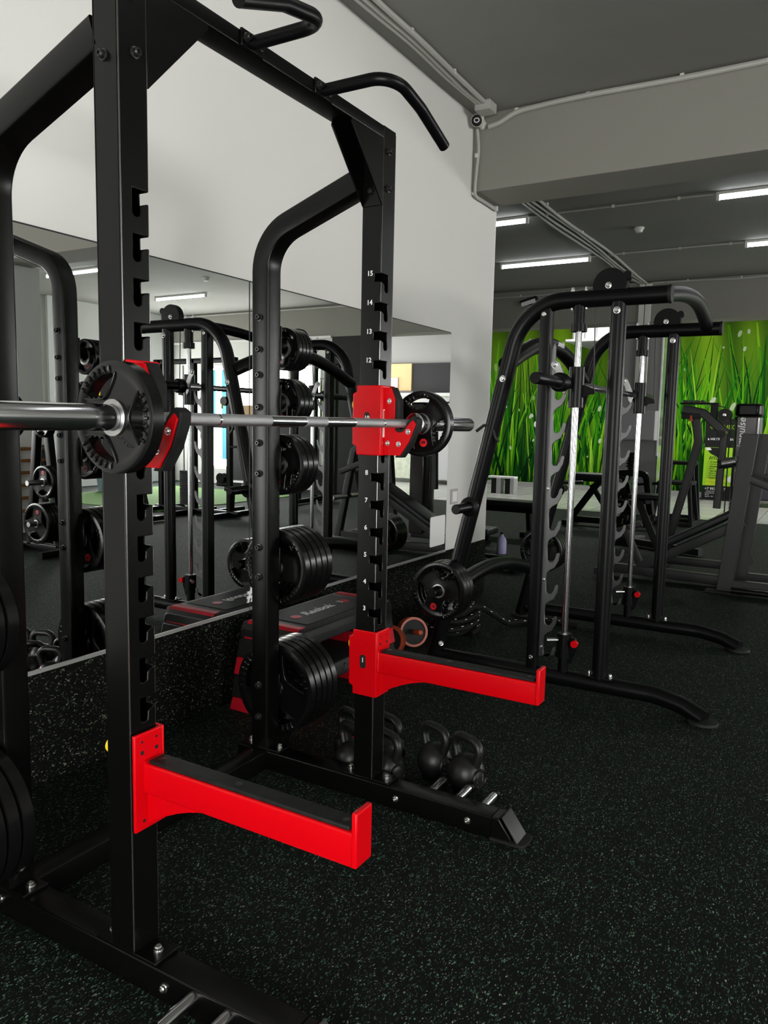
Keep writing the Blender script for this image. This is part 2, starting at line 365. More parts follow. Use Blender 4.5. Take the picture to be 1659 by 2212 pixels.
# ---- the mural on the far wall: one flat print
def mural():
    rnd = random.Random(4); b = bmesh.new(); cl = b.loops.layers.float_color.new('Col')
    X0, X1, Z0, Z1, Yp = -6.0, 3.4, .10, CEIL-.02, 15.99
    def quad(pts, cols):
        f = b.faces.new([b.verts.new(p) for p in pts])
        for lp, c in zip(f.loops, cols): lp[cl] = (*c, 1)
    nx, nz = 120, 16
    ph = [(rnd.uniform(.5, 4), rnd.uniform(0, 6), rnd.uniform(.3, 1)) for _ in range(9)]
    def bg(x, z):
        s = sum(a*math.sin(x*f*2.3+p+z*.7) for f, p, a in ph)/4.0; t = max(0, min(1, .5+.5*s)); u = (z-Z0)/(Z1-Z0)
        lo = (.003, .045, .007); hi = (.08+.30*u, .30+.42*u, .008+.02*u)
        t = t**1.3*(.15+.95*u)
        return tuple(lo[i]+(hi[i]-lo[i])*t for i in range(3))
    V = [[b.verts.new((X0+(X1-X0)*i/nx, Yp, Z0+(Z1-Z0)*j/nz)) for j in range(nz+1)] for i in range(nx+1)]
    for i in range(nx):
        for j in range(nz):
            f = b.faces.new((V[i][j], V[i+1][j], V[i+1][j+1], V[i][j+1]))
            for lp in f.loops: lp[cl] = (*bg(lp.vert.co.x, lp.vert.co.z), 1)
    y = Yp-.0004
    pal = [(.02, .20, .012), (.04, .30, .01), (.09, .45, .012), (.18, .62, .015), (.32, .75, .02), (.01, .11, .01), (.004, .05, .008), (.45, .85, .06)]
    for k in range(70):                      # broad blurred blades of the print's background
        x = rnd.uniform(X0, X1); w = rnd.uniform(.05, .16); h = rnd.uniform(1.8, 3.2); lean = rnd.gauss(0, .18); c = rnd.choice(pal[1:5]); y -= .000004; bgc = None
        for i in range(8):
            za, zb = Z0+h*i/8, Z0+h*(i+1)/8
            if zb > Z1: break
            def ed(z, sgn, q): return (min(max(x+lean*(z-Z0)+sgn*w*(1-.8*q), X0), X1), y, z)
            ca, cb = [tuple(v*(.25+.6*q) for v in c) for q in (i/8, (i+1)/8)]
            ga, gb = bg(x, za), bg(x, zb)
            for sg in (-1, 1):
                quad((ed(za, 0, i/8), ed(zb, 0, (i+1)/8), ed(zb, sg, (i+1)/8), ed(za, sg, i/8))[::sg], (ca, cb, gb, ga)[::sg])
    for k in range(560):
        x = rnd.uniform(X0, X1); h = rnd.uniform(.9, 3.1) if k > 180 else rnd.uniform(1.6, 3.3); z = Z0; w = rnd.uniform(.010, .036)*(1.5 if rnd.random() < .15 else 1)
        lean = rnd.gauss(0, .28); bend = rnd.gauss(0, .25); c = rnd.choice(pal); n = 8; y -= .000004
        if k < 180: c = rnd.choice(pal[5:7]+pal[:2])
        pr = None
        for i in range(n+1):
            q = i/n; px = x+lean*q*h*.5+bend*q*q*h*.4; pz = z+h*q*(1-.12*abs(bend)*q); ww = w*(1-q)**.7+.0015
            if pz > Z1: break
            px = min(max(px, X0), X1)
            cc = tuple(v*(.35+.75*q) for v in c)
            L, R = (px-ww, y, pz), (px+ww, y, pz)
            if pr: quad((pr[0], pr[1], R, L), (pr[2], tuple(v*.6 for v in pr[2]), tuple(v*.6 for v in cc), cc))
            pr = (L, R, cc)
    for k in range(75):
        x = rnd.uniform(X0+.1, X1-.1); z = rnd.uniform(.6, 3.2); r = rnd.uniform(.012, .04); y -= .00001
        c = rnd.choice([(.55, .62, .5), (.45, .55, .35), (.7, .75, .68), (.25, .4, .12)])
        a = rnd.uniform(-.6, .6); e = rnd.uniform(1., 2.6)
        pts = []
        for i in range(12):
            u, v = r*math.cos(i*PI/6), r*e*math.sin(i*PI/6); pts.append((x+u*math.cos(a)-v*math.sin(a), y, z+u*math.sin(a)+v*math.cos(a)))
        quad(pts, [c]*12)
    g = G(); g.b.free(); g.b = b
    for f in b.faces:
        f.normal_update()
        if f.normal.y > 0: f.normal_flip()
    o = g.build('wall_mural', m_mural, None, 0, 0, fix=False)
    tag(o, 'wide printed mural of fresh green grass blades covering the far wall', 'mural')
mural()
bx('baseboard_far', -6, 3.4, 15.96, 15.99, 0, .10, m_gwall)
# ---- rubber wall strip of the mirrors: two glass panels, alu channel below
for k, (ya, yb) in enumerate(((1.0, 2.762), (2.770, 4.862))):
    t = thing('wall_mirror', ('large wall mirror panel nearer the camera, left of the vertical joint', 'wall mirror panel right of the vertical joint, carrying the white card')[k], 'mirror', (.008, (ya+yb)/2, .425), 'mirror panels on the white wall')
    G().box(.002, .014, ya, yb, .425, 1.92).build('glass', m_mirror, t, 0, 0)
    G().box(.001, .012, ya+.0005, yb-.0005, 1.92, 1.926).build('edge', m_dgrey, t, 0, 0)
    G().box(.001, .018, ya, yb, .411, .425).build('bottom_channel', m_alu, t, 0, 0)
    if k: G().box(.001, .0135, ya-.0075, ya, .425, 1.92).build('joint_strip', m_dgrey, t, 0, 0)
# things on the mirror / wall
q = G().prism([(.0145, y, z) for y, z in (arcpts(4.832, .662, .014, 0, 90, 4)+arcpts(4.634, .662, .014, 90, 180, 4)+arcpts(4.634, .484, .014, 180, 270, 4)+arcpts(4.832, .484, .014, 270, 360, 4))], (.0012, 0, 0)).build('sticker_card', m_white, None, 0, 0)
tag(q, 'white rounded sticker card at the lower right corner of the mirror', 'sticker')
q = G().text('#H', (.016, 2.81, .488), (0, 1, 0), (0, 0, 1), .095, .001, shear=.15, bold=.003).build('mirror_lettering', m_white, None, 0, 0)
tag(q, 'white hashtag lettering stuck low on the mirror beside the joint', 'sticker')
t = thing('light_switch', 'white double light switch on the white wall beside the mirror', 'switch', (.004, 5.0, .79))
G().box(.001, .010, 4.945, 5.055, .737, .845).build('frame', m_conduit, t, .003); G().box(.010, .014, 4.962, 5.038, .754, .828).build('rocker', m_white, t, .002)  # frame of the white switch greyed to imitate its soft shaded outline

# ---- ceiling services
LAMPS = [(-1.15, 7.75), (1.82, 7.75), (4.6, 7.75), (7.5, 7.65), (-1.1, 9.83), (1.85, 9.83), (4.7, 9.9), (7.66, 9.95),
         (2.2, 2.3), (5.2, 2.3), (8.2, 2.3)]
LTX = ['in the nearer row, cut off by the wall end', 'in the nearer row at the right edge of the picture', 'in the nearer row, out over the room', 'in the nearer row, seen in the mirror beside the grey column',
       'in the far row, whole, left of the ceiling cables', 'in the far row at the right edge of the picture', 'in the far row, out over the room', 'in the far row, seen in the mirror below the white detector',
       'over the near bay, left one', 'over the near bay, middle one', 'over the near bay, right one']
l0 = None
for (lx, ly), tx in zip(LAMPS, LTX):
    lab = 'bright fluorescent ceiling tube ' + tx
    if l0 is None:
        t = l0 = thing('ceiling_light', lab, 'ceiling light', (lx, ly, CEIL-.07), 'fluorescent ceiling lights')
        G().box(lx-.60, lx+.60, ly-.025, ly+.025, CEIL-.03, CEIL-.001).build('housing', m_plast, t, .004)
        g = G().tube([(lx-.57, ly, CEIL-.055), (lx+.57, ly, CEIL-.055)], .017, 12); g.build('tube_lamp', m_lamp, t)
        for s_ in (-1, 1): G().box(lx+s_*.585-.014, lx+s_*.585+.014, ly-.02, ly+.02, CEIL-.078, CEIL-.03).build('end_cap', m_plast, t, .003)
    else: copy_tree(l0, (lx, ly, CEIL-.07), lab)
l1 = None  # glowing panels added out of view behind the beam to light the mural
for lx, tx in ((-4.2, 'leftmost'), (-1.3, 'second from left'), (1.6, 'third from left'), (4.6, 'fourth from left'), (7.6, 'rightmost')):
    lab = 'added square fill light panel over the light tiles, %s of the row' % tx
    if l1 is None:
        t = l1 = thing('added_fill_panel', lab, 'ceiling light', (lx, 13.6, CEIL-.04), 'added fill panels over the tiled bay')
        G().box(lx-.3, lx+.3, 13.3, 13.9, CEIL-.03, CEIL-.001).build('frame', m_plast, t, 0, 0); G().box(lx-.28, lx+.28, 13.32, 13.88, CEIL-.036, CEIL-.03).build('glow_face', m_fill, t, 0, 0)
    else: copy_tree(l1, (lx, 13.6, CEIL-.04), lab)
def cable(name, pts, r, label, mat=m_conduit, clips=(), cat='cable', grp=None, caxis=(0, 0, 1)):
    t = thing(name, label, cat, pts[0], grp)
    n = 60; P = [Vector(p) for p in pts]
    # catmull-rom smoothing
    out = []
    for i in range(len(P)-1):
        a, b, c, d = P[max(i-1, 0)], P[i], P[i+1], P[min(i+2, len(P)-1)]
        for k in range(6):
            u = k/6; out.append(.5*((2*b)+(c-a)*u+(2*a-5*b+4*c-d)*u*u+(3*b-a-3*c+d)*u**3))
    out.append(P[-1])
    G().tube(out, r, 8).build('conduit', mat, t)
    for p in clips:
        p = Vector(p); G().box(p.x-.012, p.x+.012, p.y-.012, p.y+.012, p.z-.012, p.z+.016).build('clip', m_plast, t, .002)
    return t
z = CEIL-.016
gcl = 'grey conduits along the ceiling'
cable('conduit', [(.05, -1, z), (.05, 2, z), (.10, 3.5, z), (.12, 4.0, z), (.11, 4.5, z), (.12, 4.93, z)], .014, 'ceiling conduit nearest the white wall, running to the junction box', clips=(), grp=gcl)
cable('conduit', [(.12, -1, z), (.12, 2, z), (.135, 3.5, z), (.15, 4.0, z), (.14, 4.4, z), (.13, 4.75, z), (.145, 4.93, z)], .014, 'middle one of the three ceiling conduits running to the junction box', grp=gcl)
cable('conduit', [(.19, -1, z), (.19, 2, z), (.18, 3.5, z), (.185, 4.0, z), (.175, 4.5, z), (.17, 4.93, z)], .015, 'outermost of the three ceiling conduits running to the junction box', clips=((.185, 3.9, z+.004), (.178, 4.45, z+.004)), grp=gcl)
t = thing('junction_box', 'grey junction box in the ceiling corner above the security camera', 'junction box', (.155, 5.0, CEIL-.075))
G().box(.10, .21, 4.93, 5.05, CEIL-.06, CEIL-.001).build('case', m_conduit, t, .004); G().box(.115, .195, 4.925, 4.935, CEIL-.05, CEIL-.012).build('lid', m_conduit, t, .002)
yb_ = 5.15-.02
cable('conduit', [(.12, yb_, 3.33), (.2, yb_, 3.345), (.30, yb_, CEIL-.045), (.42, yb_, CEIL-.03), (.8, yb_-.01, CEIL-.025), (1.4, yb_, CEIL-.03), (2.2, yb_, CEIL-.025), (4, yb_, CEIL-.03), (9.9, yb_, CEIL-.03)], .017, 'thick grey conduit along the top of the near beam', clips=((.32, yb_, CEIL-.03), (.80, yb_, CEIL-.02), (1.37, yb_, CEIL-.02), (2.2, yb_, CEIL-.02)), grp=gcl)
cable('conduit', [(.035, yb_+.003, 3.33), (.05, yb_+.003, 3.2), (.04, yb_+.003, 3.05), (.032, yb_+.003, 2.93), (.026, 5.17, 2.893), (.022, 5.35, 2.893), (.02, 5.56, 2.89)], .011, 'thin conduit dropping down the corner and under the near beam end', clips=((.04, yb_, 3.15), (.022, 5.54, 2.9)), grp=gcl)
for k, (dx, w) in enumerate(((-.42, .3), (-.365, 1.1), (-.31, 2.2), (-.25, .8))):
    cable('conduit', [(dx+.02*math.sin(w+i*1.1), 5.6+i*.64, z) for i in range(10)]+[(dx*.4-.16, 11.9, z-.01)], .015, 'ceiling conduit of the four running from near beam to grey column, %s' % ('leftmost', 'second from left', 'third from left', 'rightmost')[k],
          clips=((dx+.01, 7.4, z+.004), (dx, 8.6, z+.004), (dx, 9.9, z+.004)) if k == 3 else (), grp=gcl)
cable('conduit', [(-2.6, 7.72, z), (-.5, 7.74, z), (1.2, 7.75, z)], .008, 'thin conduit between the nearer row of ceiling lights', clips=((-.35, 7.74, z), (.3, 7.74, z), (.9, 7.75, z)), grp=gcl)
cable('conduit', [(-.5, 9.84, z), (.4, 9.83, z), (1.24, 9.83, z)], .009, 'thin conduit between the two far row ceiling lights', clips=((-.1, 9.84, z), (.55, 9.84, z), (1.1, 9.84, z)), grp=gcl)
cable('conduit', [(-6, 11.92, 3.36), (-2.7, 11.92, 3.34), (-1.6, 11.92, 3.35), (-1.0, 11.92, 3.41), (-.3, 11.92, 3.41)], .012, 'sagging conduit along the far beam left of the column pipe', clips=((-2.2, 11.92, 3.35), (-1.5, 11.92, 3.36)), grp=gcl)
cable('conduit', [(-.2, 11.92, 3.41), (.4, 11.92, 3.40), (1.0, 11.92, 3.385), (1.6, 11.92, 3.40), (3, 11.92, 3.39), (9.8, 11.92, 3.39)], .013, 'conduit along the far beam right of the column pipe', clips=((.3, 11.92, 3.41), (1.0, 11.92, 3.4)), grp=gcl)
t = thing('trunking', 'pale vertical cable trunking with two channels on the grey column', 'trunking', (-.30, 11.92, 1.7))
for s_ in (0, 1): G().box(-.36+s_*.09, -.28+s_*.09, 11.90, 11.945, 1.62, 3.40).build('channel', m_plast, t, .003)
q = G(); q.lathe([(0, 0), (.052, 0), (.052, .012), (.038, .03), (.034, .05), (0, .055)], (.33, 8.72, CEIL-.001), (0, 0, -1), 20); q = q.build('smoke_detector', m_plast)
tag(q, 'small round white smoke detector on the ceiling between the light rows', 'smoke detector')
q = G(); q.lathe([(0, 0), (.055, 0), (.055, .012), (.04, .03), (.036, .05), (0, .055)], (6.11, 8.94, CEIL-.001), (0, 0, -1), 20); q = q.build('smoke_detector', m_plast)
tag(q, 'small round white smoke detector seen in the mirror above the far tube', 'smoke detector')
# security camera
t = thing('security_camera', 'white dome security camera in the corner of wall and beam', 'camera', (.07, 5.10, 3.34))
cdir = (Vector((.75, 2.5, 2.2))-Vector((.07, 5.06, 3.36))).normalized()
c0 = Vector((.062, 5.075, 3.365))
g = G(); g.lathe([(0, -.05), (.035, -.045), (.045, -.01), (.043, .03), (.036, .045)], c0, cdir, 20); g.build('housing', m_plast, t)
g = G(); g.lathe([(0, .047), (.030, .047), (.036, .043)], c0, cdir, 20); g.build('face', m_blk, t)
e1 = cdir.cross(Vector((0, 0, 1))).normalized(); e2 = e1.cross(cdir)
g = G(); cc = c0+cdir*.05+e2*.003; ring = [cc+e1*(.016*math.cos(a))*1.05+e2*(.013*math.sin(a)) for a in [i*PI/10 for i in range(20)]]
g.tube(ring, .003, 6, closed=True); g.build('lens_ring', m_white, t)
g = G(); g.cyl((.07, 5.148, 3.35), (.07, 5.10, 3.36), .03); g.build('bracket', m_plast, t)
# floodlight and AC
t = thing('floodlight', 'small black floodlight fixed at the ceiling edge behind the arched machine top', 'floodlight', (-2.0, 11.9, 3.2))
G().box(-2.17, -1.90, 11.80, 11.90, 3.24, 3.29, Matrix.Rotation(-.25, 3, 'Y'), Vector((-2.03, 11.85, 3.26))).build('case', m_blk, t, .005)
G().box(-2.15, -1.92, 11.79, 11.80, 3.19, 3.25, Matrix.Rotation(-.25, 3, 'Y'), Vector((-2.03, 11.85, 3.26))).build('glass', m_white, t)
G().box(-2.05, -2.0, 11.88, 11.945, 3.2, 3.26).build('bracket', m_blk, t)
t = thing('air_conditioner', 'white ceiling air conditioner cassette hanging before the grass mural', 'air conditioner', (-1.70, 14.9, 2.90))
G().box(-2.12, -1.24, 14.5, 15.3, 2.93, 3.22).build('body', m_glass_ac, t, .01); G().box(-2.24, -1.12, 14.4, 15.4, 2.88, 2.93).build('fascia', m_white, t, .012)
g = G(); g.prism([(-2.1, 14.5, 2.88), (-1.26, 14.5, 2.88), (-1.4, 14.65, 2.80), (-1.96, 14.65, 2.80)], (0, .6, 0)); g.build('grille', m_cab, t)
for k in range(5): G().box(-2.13+.22*k, -2.12+.22*k+.012, 14.492, 14.5, 2.94, 3.21).build('body_seam', m_cab, t)
for a in ((-2.0, 14.6), (-1.35, 14.6), (-2.0, 15.2), (-1.35, 15.2)): G().cyl((a[0], a[1], 3.21), (a[0], a[1], CEIL), .008, 6).build('hanger', m_alu, t)
# grey column furniture
t = thing('wall_cabinet', 'grey two door wall cabinet on the column', 'cabinet', (-.26, 11.8, 1.13))
G().box(-.52, .0, 11.75, 12.0, 1.13, 1.56).build('body', m_cab, t, .003)
for k in (0, 1):
    d = G().box(-.515+k*.26, -.262+k*.26, 11.735, 11.75, 1.14, 1.55).build('door', m_cab, t, .003)
    G().sph((-.285+k*.05, 11.728, 1.33), .010, 10).build('knob', m_bolt, d)
q = G().box(.0, .012, 11.99, 12.36, .15, 2.85).build('mosaic_strip', m_mosaic, None); tag(q, 'shiny glass mosaic strip on the side of the grey column', 'mosaic')
for k, x in enumerate((-.60, .002)):
    q = G().box(x-.012, x+.012, 11.975, 12.0, .9 if k else 2.3, 2.86).build('corner_trim', m_white, None, .002); tag(q, 'thin white corner trim on the %s edge of the grey column' % ('left', 'right')[k], 'trim')
# black banner on the right wall, seen only in the mirror
t = thing('wall_banner', 'tall black wall banner with vertical green letters, seen in the mirror', 'banner', (9.97, 9.4, .3))
G().box(9.97, 9.99, 9.20, 9.66, .25, 3.38).build('cloth', m_blk, t)
g = G()
for k, ch in enumerate('ЕЛЮТНРЕПЛЮТНЕ'): g.text(ch, (9.968, 9.36, 3.12-k*.22), (0, 0, -1), (0, -1, 0), .22, .001)
g.build('lettering', m_green, t, 0, 0)
bx('trim_6', 9.93, 9.995, 9.0, 9.19, 0, CEIL, m_white)
q = G().box(5.85, 8.9, 7.7, 10.9, .0005, .012).build('turf_mat', m_turf, None); tag(q, 'strip of bright green artificial turf on the floor, seen in the mirror', 'turf')
# ================================================================ HALF RACK
YM = 1.6925; YI, YO = .4825, .5575
X0, X1 = .985, 1.06; XR0, XR1 = .525, .60
ZT = 2.225
rack = thing('power_rack', 'tall black half rack with numbered notched front uprights beside the mirror', 'power rack', (.80, YM, 0))
ZN = [1.775-.0915*k for k in range(15)]      # notch tops 15 .. 1
m_endp = M('grey_end_plate', (.03, .03, .03), .45, 0, .4)
for s in (-1, 1):
    Y = lambda d: YM+s*d
    # foot with sloped cap and pad
    ft = G().rtube([(.46, Y(.52), .0385), (1.50, Y(.52), .0385)], .075, .073, (0, 0, 1), .006).build('foot', m_black, rack)
    g = G(); g.prism([(1.499, Y(.4835), .074), (1.528, Y(.4835), .074), (1.575, Y(.4835), .006), (1.499, Y(.4835), .006)], (0, s*.073, 0)); g.build('foot_tip', m_black, rack, .004)
    g = G(); g.prism([(1.536, Y(.482), .082), (1.541, Y(.482), .080), (1.592, Y(.482), .012), (1.586, Y(.482), .010)], (0, s*.076, 0)); g.build('end_plate', m_endp, rack, .001)
    pts = [(1.50, Y(.474), .001), (1.585, Y(.474), .001)]+[(1.60+.018*math.cos(a), Y(.52+.046*math.sin(a)), .001) for a in [math.radians(-80+20*k) for k in range(9)]]+[(1.585, Y(.566), .001), (1.50, Y(.566), .001)]
    g = G(); g.prism(pts, (0, 0, .010)); g.build('foot_pad', m_rubber, rack, .002)
    # front upright: four plates, the front and inner ones notched
    f = [(YI, .083), (YO, .083), (YO, ZT), (YI, ZT)]
    for zt in ZN:
        f += [(YI, zt), (YI+.044, zt), (YI+.044, zt-.046)]
        f += [(YI+.033+.011*math.cos(math.radians(a)), zt-.046-.010*math.sin(math.radians(a))) for a in (30, 60, 90, 120, 150)]
        f += [(YI+.022, zt-.046), (YI+.022, zt-.033), (YI+.018, zt-.030), (YI, zt-.024)]
    g = G(); g.prism([(X1-.004, Y(d), z) for d, z in f], (.004, 0, 0))
    pl = [(X0, .083), (X0, ZT), (X1-.003, ZT)]
    for zt in ZN: pl += [(X1-.003, zt), (X1-.026, zt), (X1-.026, zt-.024), (X1-.003, zt-.024)]
    pl += [(X1-.003, .083)]
    up = g.build('upright', m_black, rack, .0022)
    g = G(); g.prism([(x, Y(YI), z) for x, z in pl], (0, s*.004, 0)); g.box(X0, X0+.004, Y(YI+.004), Y(YO), .083, ZT); g.box(X0+.004, X1-.004, Y(YO-.004), Y(YO), .083, ZT); g.box(X0, X1, Y(YI), Y(YO), ZT-.003, ZT)
    g.build('upright_back', m_black, rack, .0022)
    for n, zt in zip(range(15, 0, -1), ZN):
        g = G(); g.text(str(n), (1.018, Y(YI)-s*.0008, zt+.002), (1 if s > 0 else -1, 0, 0), (0, 0, 1), .022, .0004, bold=.0004)
        g.build('height_number', m_white, rack, 0, 0)
    # metal strips imitating the edge highlight: full length outside, between the notches inside
    G().tube([(X1-.0012, Y(YO)-s*.0012, .09), (X1-.0012, Y(YO)-s*.0012, ZT-.01)], .0019, 8, (0, 1, 0)).build('edge_glint', m_glint, rack)
    zs = [ZT-.01]
    for zt in ZN: zs += [zt+.004, zt-.028]
    zs.append(.09)
    for za, zb in zip(zs[0::2], zs[1::2]): G().tube([(X1-.0012, Y(YI)+s*.0012, zb), (X1-.0012, Y(YI)+s*.0012, za)], .0013, 8, (0, 1, 0)).build('edge_glint', m_glint, rack)
    # welded base plates and bolts
    for xa, xb in ((.93, 1.125), (.475, .655)):
        G().box(xa, xb, Y(.484), Y(.556), .0745, .083).build('base_plate', m_black, rack, .002)
    bolts([(.952, Y(.52), .083), (1.097, Y(.52), .083), (.497, Y(.52), .083), (.632, Y(.52), .083)], (0, 0, 1), .009, m_bolt, rack, .014)
    bolts([(1.155, Y(.52)-.0375-0.0, .04), (1.42, Y(.52)-.0375, .04), (.56, Y(.52)-.0375, .045)], (0, -1, 0), .0085, m_bolt, rack, .010)
    # rear upright bending forward to meet the front upright
    rp = fillet([(.5625, Y(.52), .083), (.5625, Y(.52), 1.935), (.985, Y(.52), 2.085)], .16, 10)
    G().rtube(rp, .075, .075, (0, 1, 0), .008).build('rear_upright', m_black, rack)
    bolts([(X1, Y(.515), 2.155), (X1, Y(.515), 2.042)], (1, 0, 0), .009, m_bbolt, rack, .014)
    bolts([(1.018, Y(YO) if s < 0 else Y(YI), 2.03)], (0, -1, 0), .009, m_bbolt, rack, .014)
    # corner gusset: two triangles joined by a folded flange
    for xg in (X0+.001, X1-.004):
        g = G(); g.prism([(xg, Y(YI), 2.186), (xg, Y(.30), 2.186), (xg, Y(.297), 2.178), (xg, Y(YI-.004), 1.985), (xg, Y(YI), 1.985)], (.004, 0, 0)); g.build('gusset', m_black, rack, .001)
    G().box(X0+.004, X1-.004, Y(YI-.004), Y(YI), 1.985, 2.06).build('gusset_flange', m_black, rack, .001)
    # plate pegs on the outer side of the rear upright
    for z, L in ((1.58, .20), (1.372, .20), (1.145, .22), (.775, .24), (.29, .27)):
        g = G(); g.cyl((.5625, Y(YO+.008), z), (.5625, Y(YO+.008+L), z), .0245, 18)
        p = g.build('plate_peg', m_smith, rack)
        G().box(.527, .598, Y(YO), Y(YO+.008), z-.06, z+.06).build('peg_flange', m_black, rack, .002)
    bolts([(.5625, YM+s*.52-.0375, z) for z in (1.663, 1.551, 1.462, 1.348, 1.221, 1.111, .841, .731, .323, .202)], (0, -1, 0), .010, m_bbolt, rack, .016)
    # band pegs on the outer side of the foot
    for xp in (1.243, 1.343, 1.437):
        g = G(); g.cyl((xp, Y(YO-.001), .052), (xp, Y(YO+.105), .052), .0155, 16); p = g.build('band_peg', m_chrome, rack)
        g = G(); g.lathe([(0, 0), (.0185, 0), (.0195, .004), (.0185, .010), (.012, .012), (.009, .007), (0, .007)], (xp, Y(YO+.105), .052), (0, s, 0), 16); g.build('peg_cap', m_smith, p)
# cross members
G().rtube([(.5625, YM-YI, .0385), (.5625, YM+YI, .0385)], .075, .073, (0, 0, 1), .006).build('rear_crossmember', m_black, rack)
G().rtube([(1.0225, YM-YI, 2.205), (1.0225, YM+YI, 2.205)], .075, .040, (0, 0, 1), .005).build('top_crossbar', m_black, rack)
# pull-up grips
for s in (-1, 1):
    Y = lambda d: YM+s*d
    hp = fillet([(1.062, Y(.15), 2.207), (1.285, Y(.15), 2.205), (1.282, Y(.31), 2.175), (1.285, Y(.455), 2.118)], [.07, .10], 8)
    G().tube(hp, .0165, 16).build('pull_up_grip', m_smith, rack)
    G().box(1.058, 1.066, Y(.108), Y(.192), 2.187, 2.228).build('grip_plate', m_black, rack, .002)
    bolts([(1.066, Y(.175), 2.21), (1.066, Y(.122), 2.21)], (1, 0, 0), .0085, m_bbolt, rack, .014)

# ---- J cups and spotter arms (lift off the rack: things of their own)
def sleeve(t, s, z0, z1, zin0, zin1, mat):
    """red folded sleeve round the upright: inner face, front face, back plate"""
    Y = lambda d: YM+s*d
    ya, yb = YI-.011, YI-.004
    g = G()
    pl = [(.981, z0), (1.075, z0), (1.075, z1), (.981, z1), (.981, z1-.02), (.966, z1-.026), (.966, z0+.034), (.981, z0+.028)]
    g.prism([(x, Y(yb), z) for x, z in pl], (0, -s*.007, 0)); g.build('inner_plate', mat, t, .003, seg=3)
    G().box(1.066, 1.075, Y(yb), Y(YO+.002), z0, z1).build('front_plate', mat, t, .003, seg=3)
    G().box(.962, .972, Y(yb-.002), Y(YO-.02), z0+.034, z1-.026).build('back_plate', mat, t, .003)
    G().box(.972, .979, Y(yb), Y(YO-.024), z0+.036, z1-.03).build('liner', m_rubber, t)
    zc = (z0+z1)/2
    g = G(); g.lathe([(0, 0), (.017, 0), (.019, .008), (.017, .016), (.010, .020), (0, .020)], (.962, Y(.515), z1-.062), (-1, 0, 0), 18); g.build('pull_knob', m_yellow, t)
    return Y
for s in (-1, 1):
    w = 'near' if s < 0 else 'far'
    t = thing('j_cup', ('red and black bar catch on the nearer upright, behind the near weight plate' if s < 0 else 'red and black bar catch on the farther upright, its number window showing 10'), 'bar catch', (1.03, YM+s*.52, 1.19), 'bar catches on the rack')
    Y = sleeve(t, s, 1.195, 1.422, 1.19, 1.42, m_red)
    hook = [(1.075, 1.415), (1.098, 1.415), (1.112, 1.38), (1.112, 1.29), (1.118, 1.276), (1.130, 1.271), (1.145, 1.274), (1.166, 1.300), (1.180, 1.312), (1.190, 1.300), (1.168, 1.245), (1.135, 1.197), (1.075, 1.197)]
    for d in (.494, .528):
        g = G(); g.prism([(x, Y(d), z) for x, z in hook], (0, s*.007, 0)); g.build('hook_plate', m_red, t, .001)
    core = [(1.094, 1.418), (1.110, 1.416), (1.132, 1.372), (1.132, 1.285), (1.141, 1.282), (1.150, 1.287), (1.172, 1.318), (1.186, 1.325), (1.202, 1.315), (1.200, 1.292), (1.178, 1.238), (1.144, 1.190), (1.118, 1.190), (1.130, 1.205), (1.110, 1.26), (1.100, 1.29), (1.100, 1.37)]
    g = G(); g.prism([(x-.006, Y(.499), z) for x, z in core], (0, s*.032, 0)); g.build('plastic_liner', m_rubber, t, .003)
    bolts([(x, Y(.494) if s > 0 else Y(.535), z) for x, z in ((1.092, 1.372), (1.090, 1.302), (1.088, 1.236), (1.130, 1.234), (1.164, 1.275))], (0, -1, 0), .0065, m_bolt, t, .006)
    win = G(); ov = [(1.022+.011*math.cos(a), Y(YI-.0112), 1.316+.012*math.sin(a)*1.0+(.008 if math.sin(a) > 0 else -.008)) for a in [i*PI/10 for i in range(20)]]
    win.prism(ov, (0, -s*.0006, 0)); win.build('number_window', m_blk, t, 0, 0)
    g = G(); g.text('10', (1.022, Y(YI-.0124), 1.316), (s, 0, 0), (0, 0, 1), .020, .0004, bold=.0004); g.build('window_number', m_white, t, 0, 0)
    if s > 0:
        G().box(1.0755, 1.0762, Y(.484), Y(.498), 1.255, 1.345).build('warning_label', m_white, t); G().box(1.0762, 1.0766, Y(.486), Y(.496), 1.30, 1.342).build('warning_print', m_orange, t)
